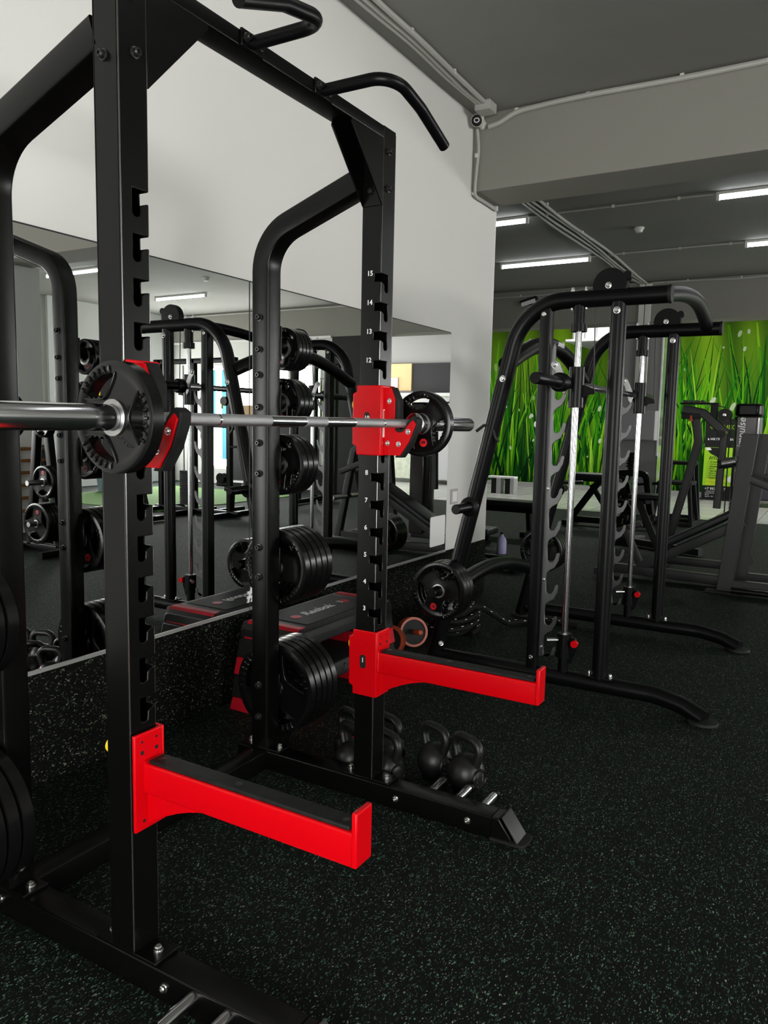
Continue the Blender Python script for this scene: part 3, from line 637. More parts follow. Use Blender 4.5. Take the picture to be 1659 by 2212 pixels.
for s in (-1, 1):
    t = thing('spotter_arm', ('bright red spotter arm with black pad on the nearer upright, in the foreground' if s < 0 else 'red spotter arm with black pad on the farther upright, window showing 1'), 'spotter arm', (1.10, YM+s*.52, .37), 'spotter arms on the rack')
    Y = sleeve(t, s, .378, .604, .38, .6, m_red)
    yc = .5075
    G().rtube([(1.075, Y(yc), .499), (1.628, Y(yc), .499)], .052, .070, (0, 0, 1), .005).build('arm_tube', m_red, t)
    G().box(1.086, 1.620, Y(yc-.022), Y(yc+.022), .5342, .543).build('arm_pad', m_rubber, t, .003)
    bolts([(x, Y(yc), .543) for x in (1.105, 1.33, 1.60)], (0, 0, 1), .006, m_bbolt, t, .001, 'pad_screw')
    G().box(1.628, 1.640, Y(yc-.028), Y(yc+.028), .466, .576).build('end_stop', m_red, t, .003)
    gp = [(1.075, .466), (1.30, .466)]+[(1.30-.225*u, .466-.078*u**1.9) for u in (.15, .3, .45, .6, .75, .9, 1)]
    for dd in (yc-.017,):
        g = G(); g.prism([(x, Y(dd), z) for x, z in gp], (0, s*.034, 0)); g.build('arm_gusset', m_red, t, .002)
    g = G(); g.tube(fillet([(1.0765, Y(yc-.026), .47), (1.0765, Y(yc-.026), .536), (1.0765, Y(yc+.026), .536)], .006, 3), .004, 6); g.build('weld_bead', m_red, t)
    g = G()
    for (d, z, r) in ((.496, .585, .003), (.538, .585, .003), (.496, .560, .005), (.538, .560, .005), (.496, .415, .004), (.496, .395, .003), (.535, .40, .004)): g.cyl((1.0748, Y(d), z), (1.0756, Y(d), z), r, 10)
    g.build('screw_holes', m_blk, t, 0, 0)
    ov = [(1.022+.012*math.cos(a), Y(YI-.0112), .497+.012*math.sin(a)+(.012 if math.sin(a) > 0 else -.012)) for a in [i*PI/10 for i in range(20)]]
    g = G(); g.prism(ov, (0, -s*.0006, 0)); g.build('number_window', m_blk, t, 0, 0)
    g = G(); g.text('1', (1.022, Y(YI-.0124), .502), (s, 0, 0), (0, 0, 1), .022, .0004, bold=.0005); g.build('window_number', m_white, t, 0, 0)

# ================================================================ BARBELL
BX, BZ = 1.142, 1.3005
t = thing('barbell', 'chrome barbell with knurled grip bands resting in the red catches', 'barbell', (BX, YM, BZ))
bar = G()
g = G(); g.cyl((BX, 1.135, BZ), (BX, 2.25, BZ), .0135, 20); g.build('shaft', m_chrome, t)
for a, b in ((1.15, 1.325), (1.332, 1.512), (1.656, 1.752), (1.896, 2.055), (2.062, 2.235)):
    g = G(); g.cyl((BX, a, BZ), (BX, b, BZ), .0139, 20); g.build('knurled_band', m_knurl, t)
for s in (-1, 1):
    Y = lambda d: YM+s*d
    g = G(); g.lathe([(.0135, 0), (.030, 0), (.036, .004), (.036, .030), (.030, .034), (.0255, .034), (.0255, .43), (.024, .436), (.013, .437), (.0, .437)], (BX, Y(.572), BZ), (0, s, 0), 28); g.build('sleeve', m_chrome, t)

# ================================================================ WEIGHT PLATES
def plate_proto(R, th, dirn, ribs=True, badge=True, num=None):
    """tri-grip plate about the y axis, outer face towards dirn*y; origin in the middle"""
    hub = .0265
    fr = [hub/R, .23, .245, .38, .46, .55, .64, .72, .79, .83, .88, .93, 1.0, 1.0]
    hz = [.50, .50, .40, .36, .36, .36, .36, .36, .40, .48, .50, .50, .40, .20]
    n = 72; b = bmesh.new(); F = []; Bk = []
    for q, h in zip(fr, hz):
        F.append([b.verts.new((R*q*math.sin(2*PI*k/n), dirn*th*h, R*q*math.cos(2*PI*k/n))) for k in range(n)])
        Bk.append([b.verts.new((R*q*math.sin(2*PI*k/n), -dirn*th*h, R*q*math.cos(2*PI*k/n))) for k in range(n)])
    halfw = {4: 3, 5: 5, 6: 6, 7: 6}      # half widths in cells of the rings of a grip hole
    def hole(i, k):
        if i not in halfw: return False
        kk = (k+12) % 24-12; kk = kk+.5
        return abs(kk) < halfw[i]
    m = len(fr)
    for i in range(m-1):
        for k in range(n):
            k2 = (k+1) % n
            if hole(i, k): continue
            b.faces.new((F[i][k], F[i][k2], F[i+1][k2], F[i+1][k])); b.faces.new((Bk[i][k], Bk[i+1][k], Bk[i+1][k2], Bk[i][k2]))
            # walls to neighbouring holes
            if i+1 < m-1 and hole(i+1, k): b.faces.new((F[i+1][k], F[i+1][k2], Bk[i+1][k2], Bk[i+1][k]))
            if i > 0 and hole(i-1, k): b.faces.new((F[i][k], F[i][k2], Bk[i][k2], Bk[i][k]))
            if hole(i, k2): b.faces.new((F[i][k2], F[i+1][k2], Bk[i+1][k2], Bk[i][k2]))
            if hole(i, (k-1) % n): b.faces.new((F[i][k], F[i+1][k], Bk[i+1][k], Bk[i][k]))
    for k in range(n):
        k2 = (k+1) % n
        b.faces.new((F[0][k], F[0][k2], Bk[0][k2], Bk[0][k])); b.faces.new((F[-1][k], F[-1][k2], Bk[-1][k2], Bk[-1][k]))
    g = G(); g.b.free(); g.b = b
    if ribs:
        for c in range(3):
            for j in range(-3, 4):
                a = 2*PI*c/3+j*.155
                e = Vector((math.sin(a), 0, math.cos(a)))
                P = [e*(R*.80)+Vector((0, dirn*th*.42, 0)), e*(R*.85)+Vector((0, dirn*th*.55, 0)), e*(R*.915)+Vector((0, dirn*th*.52, 0))]
                g.tube(P, th*.10, 6)
    # raised outlines of the three spokes
    for c in range(3):
        a0 = 2*PI*c/3
        P = []
        for q in [k/12 for k in range(13)]:
            aa = a0+(-.62+1.24*q)
            rr = R*(.80-.40*math.sin(PI*q)**.6)
            P.append((rr*math.sin(aa), dirn*th*.44, rr*math.cos(aa)))
        g.tube(P, th*.055, 6)
    return g
def make_plate(R, th, dirn, loc, label, group, badge=True, text=None, rot=0.):
    t = thing('weight_plate', label, 'weight plate', loc, group); L = Vector(loc)
    WL[t.name] = Vector((0, 0, 0))
    plate_proto(R, th, dirn).build('rubber_disc', m_plate, t, 0, 42)
    g = G(); g.lathe([(.0262, -th*.49), (.036, -th*.49), (.036, th*.515), (.033, th*.53), (.0262, th*.53), (.0262, -th*.49)], (0, 0, 0), (0, dirn, 0), 28); g.build('hub_ring', m_steel, t)
    if badge:
        g = G(); rr = min(.018, R*.09+.004); g.cyl((R*.47*math.sin(PI), dirn*th*.30, R*.58*math.cos(PI)), (R*.47*math.sin(PI), dirn*th*.42, R*.58*math.cos(PI)), rr, 20); bd = g.build('badge', m_badge, t)
        g = G(); g.text('VM', (0, dirn*th*.425, -R*.58), (-dirn, 0, 0), (0, 0, 1), rr*.9, .0003, bold=.0004); g.build('badge_print', m_blk, bd, 0, 0)
    if text:
        g = G(); g.text(text, (R*.50*math.sin(1.05), dirn*th*.37, R*.56*math.cos(1.05)), (-dirn*math.cos(1.05), 0, math.sin(1.05)) if dirn < 0 else (-math.cos(1.05), 0, -math.sin(1.05)), (0, 0, 1), R*.20, .0012); g.build('raised_text', m_plate, t, 0, 0)
    t.rotation_euler = (0, rot, 0)
    return t
m_badge = M('red_badge', (.60, .008, .015), .4)
def stack(R, th, dirn, x, z, y0, step, n, labels, group, rot0=0., badge=True, text=None):
    """n plates along dirn*y from y0; plate 0 lies against the post"""
    base = None
    for k in range(n):
        p = (x, y0+step*k, z); r = rot0+.06*k*((-1)**k)
        if base is None: base = make_plate(R, th, -1, p, labels(k), group, badge, text, r)
        else: copy_tree(base, p, labels(k), (0, r, 0))
    return base
ORD = ['nearest the post', 'second from the post', 'third from the post', 'fourth from the post', 'fifth from the post', 'sixth from the post']
GP = 'weight plates on the rack pegs'
yo = YM+YO+.010
for (R, th, z, n, off, nm, rt, sz) in ((.078, .020, 1.565, 4, .055, 'topmost', .4, 'small'), (.090, .026, 1.372-.004, 3, .05, 'second highest', .0, 'small'), (.113, .031, 1.138, 3, .042, 'middle', .15, 'medium'), (.145, .034, .752, 5, .02, 'second lowest', .5, 'large'), (.178, .034, .283, 5, .018, 'lowest', .9, 'largest')):
    stack(R, th, 1, .5625, z, yo+off, th+.002, n, lambda k: '%s black grip plate on the %s far rack peg, %s' % (sz, nm, ORD[k]), GP, rt)
for (R, th, z, n, nm, rt, sz) in ((.140, .034, .80, 3, 'second lowest', .3, 'large'), (.175, .036, .30, 4, 'lowest', .2, 'largest')):
    stack(R, th, -1, .5625, z, YM-YO-.010-.02, -(th+.002), n, lambda k: '%s black grip plate on the %s near rack peg, %s' % (sz, nm, ORD[k]), GP, rt)
# on the barbell
a = make_plate(.1095, .034, -1, (BX, 1.050, BZ), 'black grip plate marked 5KG on the nearer end of the barbell', 'plates on the barbell', False, '5KG', PI/2)
b = make_plate(.1095, .034, -1, (BX, 2.328, BZ), 'black grip plate with red badge on the farther end of the barbell', 'plates on the barbell', True, '5KG', -.17)
# ================================================================ SMITH MACHINE
YN, YF = 3.65, 4.99
sm = thing('smith_machine', 'black smith machine with chrome guide rods and arched tubes behind the rack', 'smith machine', (1.2, (YN+YF)/2, 0))
TR = .040
def smx(y): return y
for s, y in ((-1, YN), (1, YF)):
    main = fillet([(.535, y, .03), (.555, y, .10), (.985, y, 1.893), (1.635, y, 1.893)], [.05, .20], 10)
    main = fillet([(.545, y, .02), (.987, y, 1.893), (1.70 if s > 0 else 1.66, y, 1.893)], .26, 12)
    G().tube(main, TR, 18, (0, 1, 0)).build('side_frame', m_smith, sm)
    bt = fillet([(.585, y, .070), (1.70, y, .070), (1.83, y-.03, .055), (1.93, y-.07, .022)], [.25, .2], 6)
    G().tube(bt, TR, 18, (0, 1, 0)).build('base_tube', m_smith, sm)
    for (fx, fy) in ((1.925, y-.068), (.545, y)):
        g = G(); g.lathe([(0, .001), (.062, .001), (.066, .008), (.062, .018), (0, .02)], (fx, fy, 0), (0, 0, 1), 24); g.build('foot_pad', m_rubber, sm)
    g = G(); g.cyl((1.698 if s > 0 else 1.658, y, 1.893), (1.712 if s > 0 else 1.672, y, 1.893), TR*1.02, 20); g.build('end_cap', m_rubber, sm)
    # front post (round) and rear post (square) carrying the hook plate
    G().tube([(1.443, y, .10), (1.443, y, 1.87)], .037, 18, (0, 1, 0)).build('front_post', m_smith, sm)
    G().box(1.38, 1.505, y-.035, y+.035, .104, .113).build('post_flange', m_smith, sm, .002)
    bolts([(1.393, y, .113), (1.493, y, .113)], (0, 0, 1), .009, m_bolt, sm, .016)
    G().rtube([(1.105, y, .09), (1.105, y, 1.87)], .052, .060, (0, 1, 0), .006).build('rear_post', m_smith, sm)
    bolts([(1.10, y-.027, 1.83), (1.105, y-.027, .155)], (0, -1, 0), .012, m_bolt, sm, .012)
    bolts([(1.443, y-.037, 1.83)], (0, -1, 0), .012, m_bolt, sm, .012)
    if s < 0: bolts([(.61, y-.036, .145)], (.3, -1, .4), .010, m_bolt, sm, .012)
    hp = [(1.136, .16), (1.136, 1.66), (1.150, 1.70), (1.156, 1.68)]
    for k in range(9):
        z = 1.470-.158*k
        hp += [(1.156, z-.012+.05), (1.160, z-.030), (1.170, z-.042), (1.186, z-.040), (1.198, z-.022), (1.205, z+.004), (1.213, z+.010), (1.220, z+.004), (1.216, z-.030), (1.198, z-.066), (1.172, z-.082), (1.160, z-.095)]
    hp = [p for p in hp if p[1] > .15]+[(1.150, .16)]
    g = G(); g.prism([(x, y-.004, z) for x, z in hp], (0, .008, 0)); g.build('hook_plate', m_gsteel, sm, .001)
    bolts([(1.146, y-.005, z) for z in (1.0, .55, .21)], (0, -1, 0), .006, m_bolt, sm, .006)
    # guide rod, collars, stop, carriage
    g = G(); g.cyl((1.262, y, .10), (1.262, y, 1.86), .0155, 18); g.build('guide_rod', m_chrome, sm)
    g = G(); g.cyl((1.262, y, 1.78), (1.262, y, 1.868), .029, 18); g.lathe([(.029, 0), (.038, 0), (.038, .035), (.029, .035)], (1.262, y, 1.745), (0, 0, 1), 18); g.build('top_collar', m_smith, sm)
    g = G(); g.cyl((1.262, y, .10), (1.262, y, .175), .026, 18); g.cyl((1.262, y, .19), (1.262, y, .295), .036, 18); g.lathe([(.036, 0), (.041, 0), (.041, .022), (.036, .022)], (1.262, y, .178), (0, 0, 1), 18); g.build('bottom_stop', m_smith, sm)
    g = G(); g.cyl((1.236, y-.02, .262), (1.190, y-.055, .262), .011, 12); g.build('stop_pin', m_bolt, sm)
    g = G(); g.prism([(1.275, y-.01, .29), (1.320, y-.01, .275), (1.325, y-.01, .22), (1.300, y-.01, .15), (1.285, y-.01, .15)], (0, .02, 0)); g.build('stop_bracket', m_smith, sm, .002)
    g = G(); g.cyl((1.320, y-.012, .255), (1.320, y-.034, .255), .017, 16); g.build('stop_knob', m_red, sm)
    # counterweight pulley on top
    g = G(); g.cyl((1.40, y-.022, 1.945), (1.40, y+.022, 1.945), .078, 32); g.cyl((1.475, y-.02, 1.985), (1.475, y+.02, 1.985), .020, 16); g.box(1.34, 1.478, y-.020, y+.020, 1.925, 1.96); g.build('pulley_guard', m_smith, sm, .002)
    bolts([(1.395, y-.022, 1.945)], (0, -1, 0), .011, m_bolt, sm, .012)
    bolts([(1.225, y, 1.93), (1.290, y, 1.93)], (0, 0, 1), .008, m_bolt, sm, .02); bolts([(1.225, y, 1.856), (1.290, y, 1.856)], (0, 0, -1), .008, m_bolt, sm, .012)
    g = G(); g.cyl((1.345, y, 1.46), (1.332, y, 1.94), .003, 8); g.build('counterweight_cable', m_cable, sm)
    # plate horns on the slanted tube
    for z, L in ((.885, .20), (.46, .24)):
        xs = .545+(z-.02)*.236
        g = G(); g.lathe([(.050, .030), (.050, .044), (.028, .050), (.025, .056), (.025, L), (.022, L+.004), (0, L+.004)], (xs, y, z), (0, s, 0), 22); g.build('plate_horn', m_smith, sm)
    # bolts of the arched tubes
    bolts([(.905, y+s*.04, 1.53), (.62, y-s*.04+.0, .30)], (0, s, 0), .012, m_bolt, sm, .012)
def arch(name, x, ya, yb, za, zb, h, dx=0., r=.042):
    P = []
    for k in range(17):
        u = k/16; P.append((x+dx*math.sin(PI*u), ya+(yb-ya)*u, za+(zb-za)*u+h*math.sin(PI*u)))
    return G().tube(P, r, 18, (1, 0, 0)).build(name, m_smith, sm)
arch('rear_arch', .905, YN, YF, 1.60, 1.59, .16)
arch('front_arch', 1.625, YN, YF, 1.893, 1.90, .070, .03, .037)
arch('lower_arch', .665, YN, YF, .45, .32, .09, -.02)
g = G(); g.text('smith', (.950, 4.36, 1.765), (0, 1, -.05), (.1, 0, 1), .05, .0015, shear=.25); g.build('lettering', m_white, sm, 0, 0)
for s, y in ((-1, YN), (1, YF)):
    g = G(); g.tube([(.79-.02, y+s*.03, 1.27), (.81, y+s*.03, 1.30), (.85, y+s*.03, 1.30), (.875, y+s*.03, 1.24), (.892, y+s*.03, 1.22)], .008, 8); g.build('band_hook', m_cable, sm)
# the bar of the machine with its catches: slides on the rods
t = thing('smith_bar', 'thick dark sleeved bar running on the chrome guide rods', 'bar', (1.22, (YN+YF)/2, 1.505), None)
g = G(); g.cyl((1.222, YN-.12, 1.505), (1.222, YF+.12, 1.505), .0185, 18); g.build('shaft', m_bar, t)
for s, y in ((-1, YN), (1, YF)):
    g = G(); g.lathe([(.0155, .10), (.044, .10), (.044, .14), (.034, .15), (.0255, .15), (.0255, .46), (.023, .465), (0, .465)], (1.222, y, 1.505), (0, s, 0), 24); g.build('sleeve', m_smith, t)
    g = G(); g.lathe([(.017, 0), (.036, 0), (.036, .19), (.017, .19)], (1.262, y, 1.392), (0, 0, 1), 20); g.box(1.21, 1.25, y-.04, y+.04, 1.48, 1.53); g.build('carriage', m_smith, t, .001)
    g = G(); g.prism([(1.296, y-.006, 1.500), (1.350, y-.006, 1.478), (1.352, y-.006, 1.455), (1.318, y-.006, 1.452), (1.296, y-.006, 1.435)], (0, .012, 0)); g.build('cable_bracket', m_smith, t, .001)
    yy = y-.062
    cp = [(1.236, 1.50), (1.222, 1.545), (1.196, 1.600), (1.176, 1.612), (1.160, 1.602), (1.158, 1.580), (1.176, 1.560), (1.192, 1.520), (1.205, 1.47), (1.225, 1.45)]
    g = G(); g.prism([(x, yy, z) for x, z in cp], (0, .010, 0)); c = g.build('catch', m_steel, t, .002)
    bolts([(1.172, yy, 1.592)], (0, -1, 0), .012, m_steel, t, .014, 'catch_pin')
# plates on the lower horns
xs = .545+.44*.236
stack(.150, .036, -1, xs, .455, YN-.075, -.038, 3, lambda k: 'black grip plate on the low near smith machine horn, %s' % ('nearest the frame', 'middle one', 'outermost with red badge')[k], 'plates on the smith machine', .2)
stack(.150, .036, 1, xs, .455, YF+.075, .038, 4, lambda k: 'black grip plate on the low far smith machine horn, %s' % ('nearest the frame', 'second out', 'third out', 'outermost')[k], 'plates on the smith machine', .6)

# ================================================================ ON THE FLOOR
# kettlebells
m_pink = M('pink_vinyl', (.50, .012, .07), .45)
def kettlebell(loc, R, az, label, num, ring=None, hh=.080, hw=.070):
    t = thing('kettlebell', label, 'kettlebell', (loc[0], loc[1], 0), 'kettlebells beside the rack foot')
    L = Vector((loc[0], loc[1], 0)); rot = Matrix.Rotation(az, 3, 'Z')
    prof = [(0, .001), (R*.62, .001), (R*.72, .006)]
    for k in range(1, 13):
        a = -PI/2+.80+(PI-.80)*k/12.0; prof.append((R*math.cos(a), R*.97+R*math.sin(a)))
    prof[-1] = (0, prof[-1][1])
    g = G(); g.lathe(prof, L, (0, 0, 1), 28); body = g.build('body', m_iron, t, 0, 60)
    zt = R*1.72; ex = rot @ Vector((1, 0, 0))
    P = fillet([L+ex*(-R*.62)+Vector((0, 0, zt-R*.30)), L+ex*(-hw*1.02)+Vector((0, 0, zt+hh*.95)), L+ex*(hw*1.02)+Vector((0, 0, zt+hh*.95)), L+ex*(R*.62)+Vector((0, 0, zt-R*.30))], .040, 8)
    g = G(); g.tube(P, .0165, 14, rot @ Vector((0, 1, 0))); g.build('handle', m_iron, t, 0, 60)
    if ring:
        for s in (-1, 1):
            p = L+ex*(s*R*.60)+Vector((0, 0, zt-R*.14)); d = (ex*(s*(hw-R*.62))+Vector((0, 0, hh*1.2))).normalized()
            g = G(); g.cyl(p-d*.006, p+d*.006, .0195, 16); g.build('colour_ring', ring, t)
    nd = ex
    c = L+nd*(R*.92)+Vector((0, 0, R*.95))
    g = G(); e2 = Vector((0, 0, 1)); e1 = e2.cross(nd)
    g.lathe([(0, -.012), (R*.50, -.012), (R*.50, .004), (R*.46, .007), (R*.42, .004), (R*.42, .001), (0, .001)], c, nd, 24); d = g.build('number_disc', m_iron, t, 0, 60)
    g = G(); g.text(num, c+nd*.002, e1, e2, R*.62, .0015, bold=.0006); g.build('number', m_dim, d, 0, 0)
kettlebell((1.295, 2.44), .068, -.35, 'black kettlebell standing foremost by the rack foot, number on its side', '14')
kettlebell((1.150, 2.475), .066, -.35, 'black kettlebell just left of and behind the foremost one', '12')
kettlebell((1.030, 2.335), .063, -.35, 'black kettlebell with its number showing just right of the far front upright', '8')
kettlebell((.880, 2.325), .063, -.35, 'black kettlebell with a pink ring just left of the far front upright', '8', m_pink)
kettlebell((.955, 2.470), .063, -.35, 'black kettlebell in the back row, its handle right of the far front upright', '6')
kettlebell((.800, 2.435), .063, -.35, 'black kettlebell with a pink ring in the back row, left of the far front upright', '6', m_pink)
# aerobic step on stacked risers
def step_platform():
    t = thing('aerobic_step', 'black and red aerobic step platform on stacked risers against the mirror wall', 'step platform', (.26, 3.04, 0))
    xa, xb, ya, yb, zt = .075, .435, 2.56, 3.46, .402
    def deck(x0, x1, y0, y1, z0, z1, e):
        g = G(); n = 5
        prof = [(x0+e*1.2, z1), (x1-e*1.2, z1), (x1-e*.35, z1-e*.25), (x1, z1-e*1.2), (x1, z0), (x0, z0), (x0, z1-e*1.2), (x0+e*.35, z1-e*.25)]
        a = [g.b.verts.new((x, y0+e, z)) for x, z in prof]; b = [g.b.verts.new((x, y1-e, z)) for x, z in prof]
        a0 = [g.b.verts.new((x*.9+(x0+x1)*.05, y0, z-e*.9 if z > z0+.01 else z)) for x, z in prof]; b0 = [g.b.verts.new((x*.9+(x0+x1)*.05, y1, z-e*.9 if z > z0+.01 else z)) for x, z in prof]
        m = len(prof)
        for A, B in ((a0, a), (a, b), (b, b0)):
            for i in range(m): g.b.faces.new((A[i], A[(i+1) % m], B[(i+1) % m], B[i]))
        g.b.faces.new(a0); g.b.faces.new(b0[::-1]); return g
    deck(xa, xb, ya+.05, yb-.05, zt-.075, zt, .03).build('deck', m_step, t, .004)
    G().box(xa+.05, xb-.055, ya+.17, yb-.17, zt, zt+.0025).build('deck_mat', m_rubber, t, .001)
    for y0, y1, sgn in ((ya+.052, ya+.10, -1), (yb-.10, yb-.052, 1)):
        ym = ya+.048 if sgn < 0 else yb-.048
        ye = ya+.05 if sgn < 0 else yb-.05
        sec = [(ye+sgn*.003, zt-.095), (ye-sgn*.004, zt-.027), (ye-sgn*.030, zt+.0025), (ye-sgn*.072, zt+.0035), (ye-sgn*.072, zt-.004), (ye-sgn*.034, zt-.008), (ye-sgn*.012, zt-.034), (ye-sgn*.006, zt-.095)]
        g = G(); g.prism([(xa+.040, y_, z_) for y_, z_ in sec], (xb-xa-.075, 0, 0)); g.build('end_band', m_dred, t, .002)
        q = ya+.25 if sgn < 0 else yb-.25
        g = G(); g.cyl((.255, q, zt+.0025), (.255, q, zt+.004), .026, 24); g.build('grip_dot', m_dred, t)
        # legs and risers
        yl0, yl1 = (ya+.03, ya+.23) if sgn < 0 else (yb-.23, yb-.03)
        for (z0, z1, gr, mt, nm) in ((.245, .33, .010, m_step, 'deck_leg'), (.165, .245, .03, m_dred, 'riser'), (.06, .165, .045, m_step, 'riser_block'), (.001, .06, .06, m_dred, 'riser')):
            g = G(); e = gr; c0, c1 = xa-e*.5+.02, xb+e*.5-.02
            if c0 < .02: c0 = .02
            v = [(c0, yl0-e*.4, z0), (c1, yl0-e*.4, z0), (c1, yl1+e*.3, z0), (c0, yl1+e*.3, z0), (c0+.012, yl0-e*.4+.008, z1), (c1-.012, yl0-e*.4+.008, z1), (c1-.012, yl1, z1), (c0+.012, yl1, z1)]
            v = [g.b.verts.new(p) for p in v]
            for f in ((3, 2, 1, 0), (4, 5, 6, 7), (0, 1, 5, 4), (1, 2, 6, 5), (2, 3, 7, 6), (3, 0, 4, 7)): g.b.faces.new([v[i] for i in f])
            g.build(nm, mt, t, .005)
    g = G(); g.text('Reebok', (.255, 2.98, zt+.0032), (0, 1, 0), (-1, 0, 0), .075, .0006, shear=.2, bold=.001)
    for k in range(3): g.prism([(.232+.016*k, 3.17, zt+.0030), (.238+.016*k, 3.17, zt+.0030), (.248+.004*k, 3.235-.012*k, zt+.0030), (.243+.004*k, 3.235-.012*k, zt+.0030)], (0, 0, .0008))
    g.build('lettering', m_white, t, 0, 0)
    # second, lower step board under it
    deck(xa+.012, xb-.0, ya+.25, yb-.25, .13, .205, .03).build('lower_deck', m_step, t, .004)
    g = G(); g.text('Reebok', (xb+.0008, 3.02, .165), (0, 1, 0), (0, 0, 1), .05, .0006, shear=.2, bold=.0006); g.build('side_lettering', m_dim, t, 0, 0)
step_platform()
# ab wheels
def ab_wheel(c, r, ax, label):
    t = thing('ab_wheel', label, 'ab wheel', (c[0], c[1], c[2]-r), 'ab wheels by the wall')
    C = Vector(c); A = Vector(ax).normalized()
    e1 = A.orthogonal().normalized(); e2 = A.cross(e1)
    for s in (-1, 1):
        ring = [C+A*(s*.022)+(e1*math.cos(a)+e2*math.sin(a))*r for a in [i*2*PI/36 for i in range(36)]]
        g = G(); g.sweep([(.007, .010), (-.007, .010), (-.007, -.010), (.007, -.010)], ring, A, True, True); w = g.build('wheel_rim', m_orange, t, 0, 40)
        g = G(); g.cyl(C+A*(s*.022-.003), C+A*(s*.022+.003), r*.90, 32); g.build('wheel_disc', m_blk, t)
        g = G(); g.lathe([(.012, .035), (.014, .04), (.016, .05), (.014, .06), (.016, .07), (.014, .08), (.016, .09), (.015, .13), (.010, .135), (0, .135)], C, A*s, 16); g.build('handle', m_orange, t, 0, 50)
ab_wheel((.265, 3.93, .082), .080, (.75, -.62, .22), 'orange and black ab wheel leaning behind, beside the rope')
ab_wheel((.245, 3.70, .080), .080, (.25, -.93, .25), 'orange and black ab wheel lying in front of the other, beside the step')
# battle rope
rnd = random.Random(8)
P = []
for k in range(150):
    a = k*.19; rr = .11+.02*math.sin(k*.13); P.append((.37+rr*math.cos(a)*1.05, 4.28+rr*1.9*math.sin(a), .022+.0011*k+.004*math.sin(a*3)))
zt = P[-1][2]
for k in range(1, 30):
    u = k/29; P.append((.48+.50*u**1.5, 4.35+.52*min(1, u*1.6)**.8+.012*math.sin(u*11), max(.022, zt*(1-u*3)+.022*min(1, u*3))))
t = thing('battle_rope', 'black battle rope with white flecks coiled on the floor by the wall', 'rope', (.4, 4.3, 0))
g = G(); g.tube(P, .019, 8); g.build('rope', m_rope, t)
g = G()
for k in range(3, len(P)-2, 2):
    p = Vector(P[k]); d = (Vector(P[k+1])-p).normalized(); o = d.cross(Vector((0, 0, 1))).normalized(); a = rnd.uniform(-.2, 1.3)
    q = p+(o*math.sin(a)+Vector((0, 0, 1))*math.cos(a))*.0185; g.tube([q-d*.007, q+d*.007+o*.003], .0022, 5)
g.build('tracer_flecks', m_white, t, 0, 0)
# ================================================================ EQUIPMENT BEHIND THE SMITH MACHINE
# inclined press bench with two leaning columns
t = thing('incline_press', 'dark grey inclined press bench with leaning columns and long sloping pad, right edge', 'press bench', (1.3, 6.9, 0))
for y0, xo in ((6.62, 0), (7.03, .06)):
    nm = 'column'
    g = G(); g.prism([(1.580+xo, y0, .022), (1.695+xo, y0, .022), (1.805+xo, y0, 1.275), (1.690+xo, y0, 1.275)], (0, .07, 0)); g.build(nm, m_dgrey, t, .004)
    G().box(1.69+xo, 2.35, y0+.008, y0+.068, .03, .115).build('side_foot', m_dgrey, t, .005)
    G().box(1.50+xo, 1.74+xo, y0-.03, y0+.10, .001, .022).build('foot_plate', m_rubber, t, .003)
    g = G(); g.rtube([(1.70+xo, y0+.035, .95), (2.10+xo, y0+.035, .80)], .06, .06); g.build('upper_brace', m_dgrey, t)
G().rtube([(.70, 6.88, .075), (1.62, 6.88, .06)], .08, .08).build('base_tube', m_dgrey, t)
G().rtube([(.62, 6.66, .06), (.62, 7.12, .06)], .07, .06).build('front_foot', m_dgrey, t)
G().box(1.62, 1.68, 6.69, 7.03, .12, .18).build('cross_tube', m_dgrey, t, .005)
G().rtube([(.92, 6.88, .10), (1.72, 6.88, .56)], .065, .08).build('sloping_beam', m_dgrey, t)
dv = Vector((.8, 0, .46)).normalized(); up_ = Vector((-dv.z, 0, dv.x))
g = G(); p0 = Vector((1.12, 6.88, .265)); p1 = Vector((1.72, 6.88, .615)); g.rtube([p0+up_*.05, p1+up_*.05], .26, .065, up_, .02); g.build('back_pad', m_pad, t)
g = G(); g.rtube([(.93, 6.88, .12), (.78, 6.88, .42)], .06, .06, (1, 0, 0)); g.build('seat_post', m_dgrey, t)
g = G(); g.rtube([(.62, 6.88, .36), (.92, 6.88, .48)], .05, .05); g.build('knee_frame', m_dgrey, t)
for q in ((.64, .37), (.86, .46)):
    g = G(); g.cyl((q[0], 6.70, q[1]), (q[0], 7.06, q[1]), .024, 14); g.build('roller_peg', m_chrome, t)
for z in (.62, .74, .86, .98, 1.10, 1.20): bolts([(1.588+.0875*z, 6.655, z)], (-1, 0, .1), .012, m_bolt, t, .016)
g = G(); g.cyl((1.565, 6.60, 1.035), (1.665, 6.60, 1.06), .040, 18); g.build('bar_catch', m_chrome, t)
g = G(); g.cyl((1.535, 6.60, 1.028), (1.565, 6.60, 1.035), .032, 18); g.build('catch_ring', m_rubber, t)
g = G(); g.cyl((1.70, 6.54, .05), (2.0, 6.54, .05), .024, 14); g.build('storage_peg', m_smith, t)
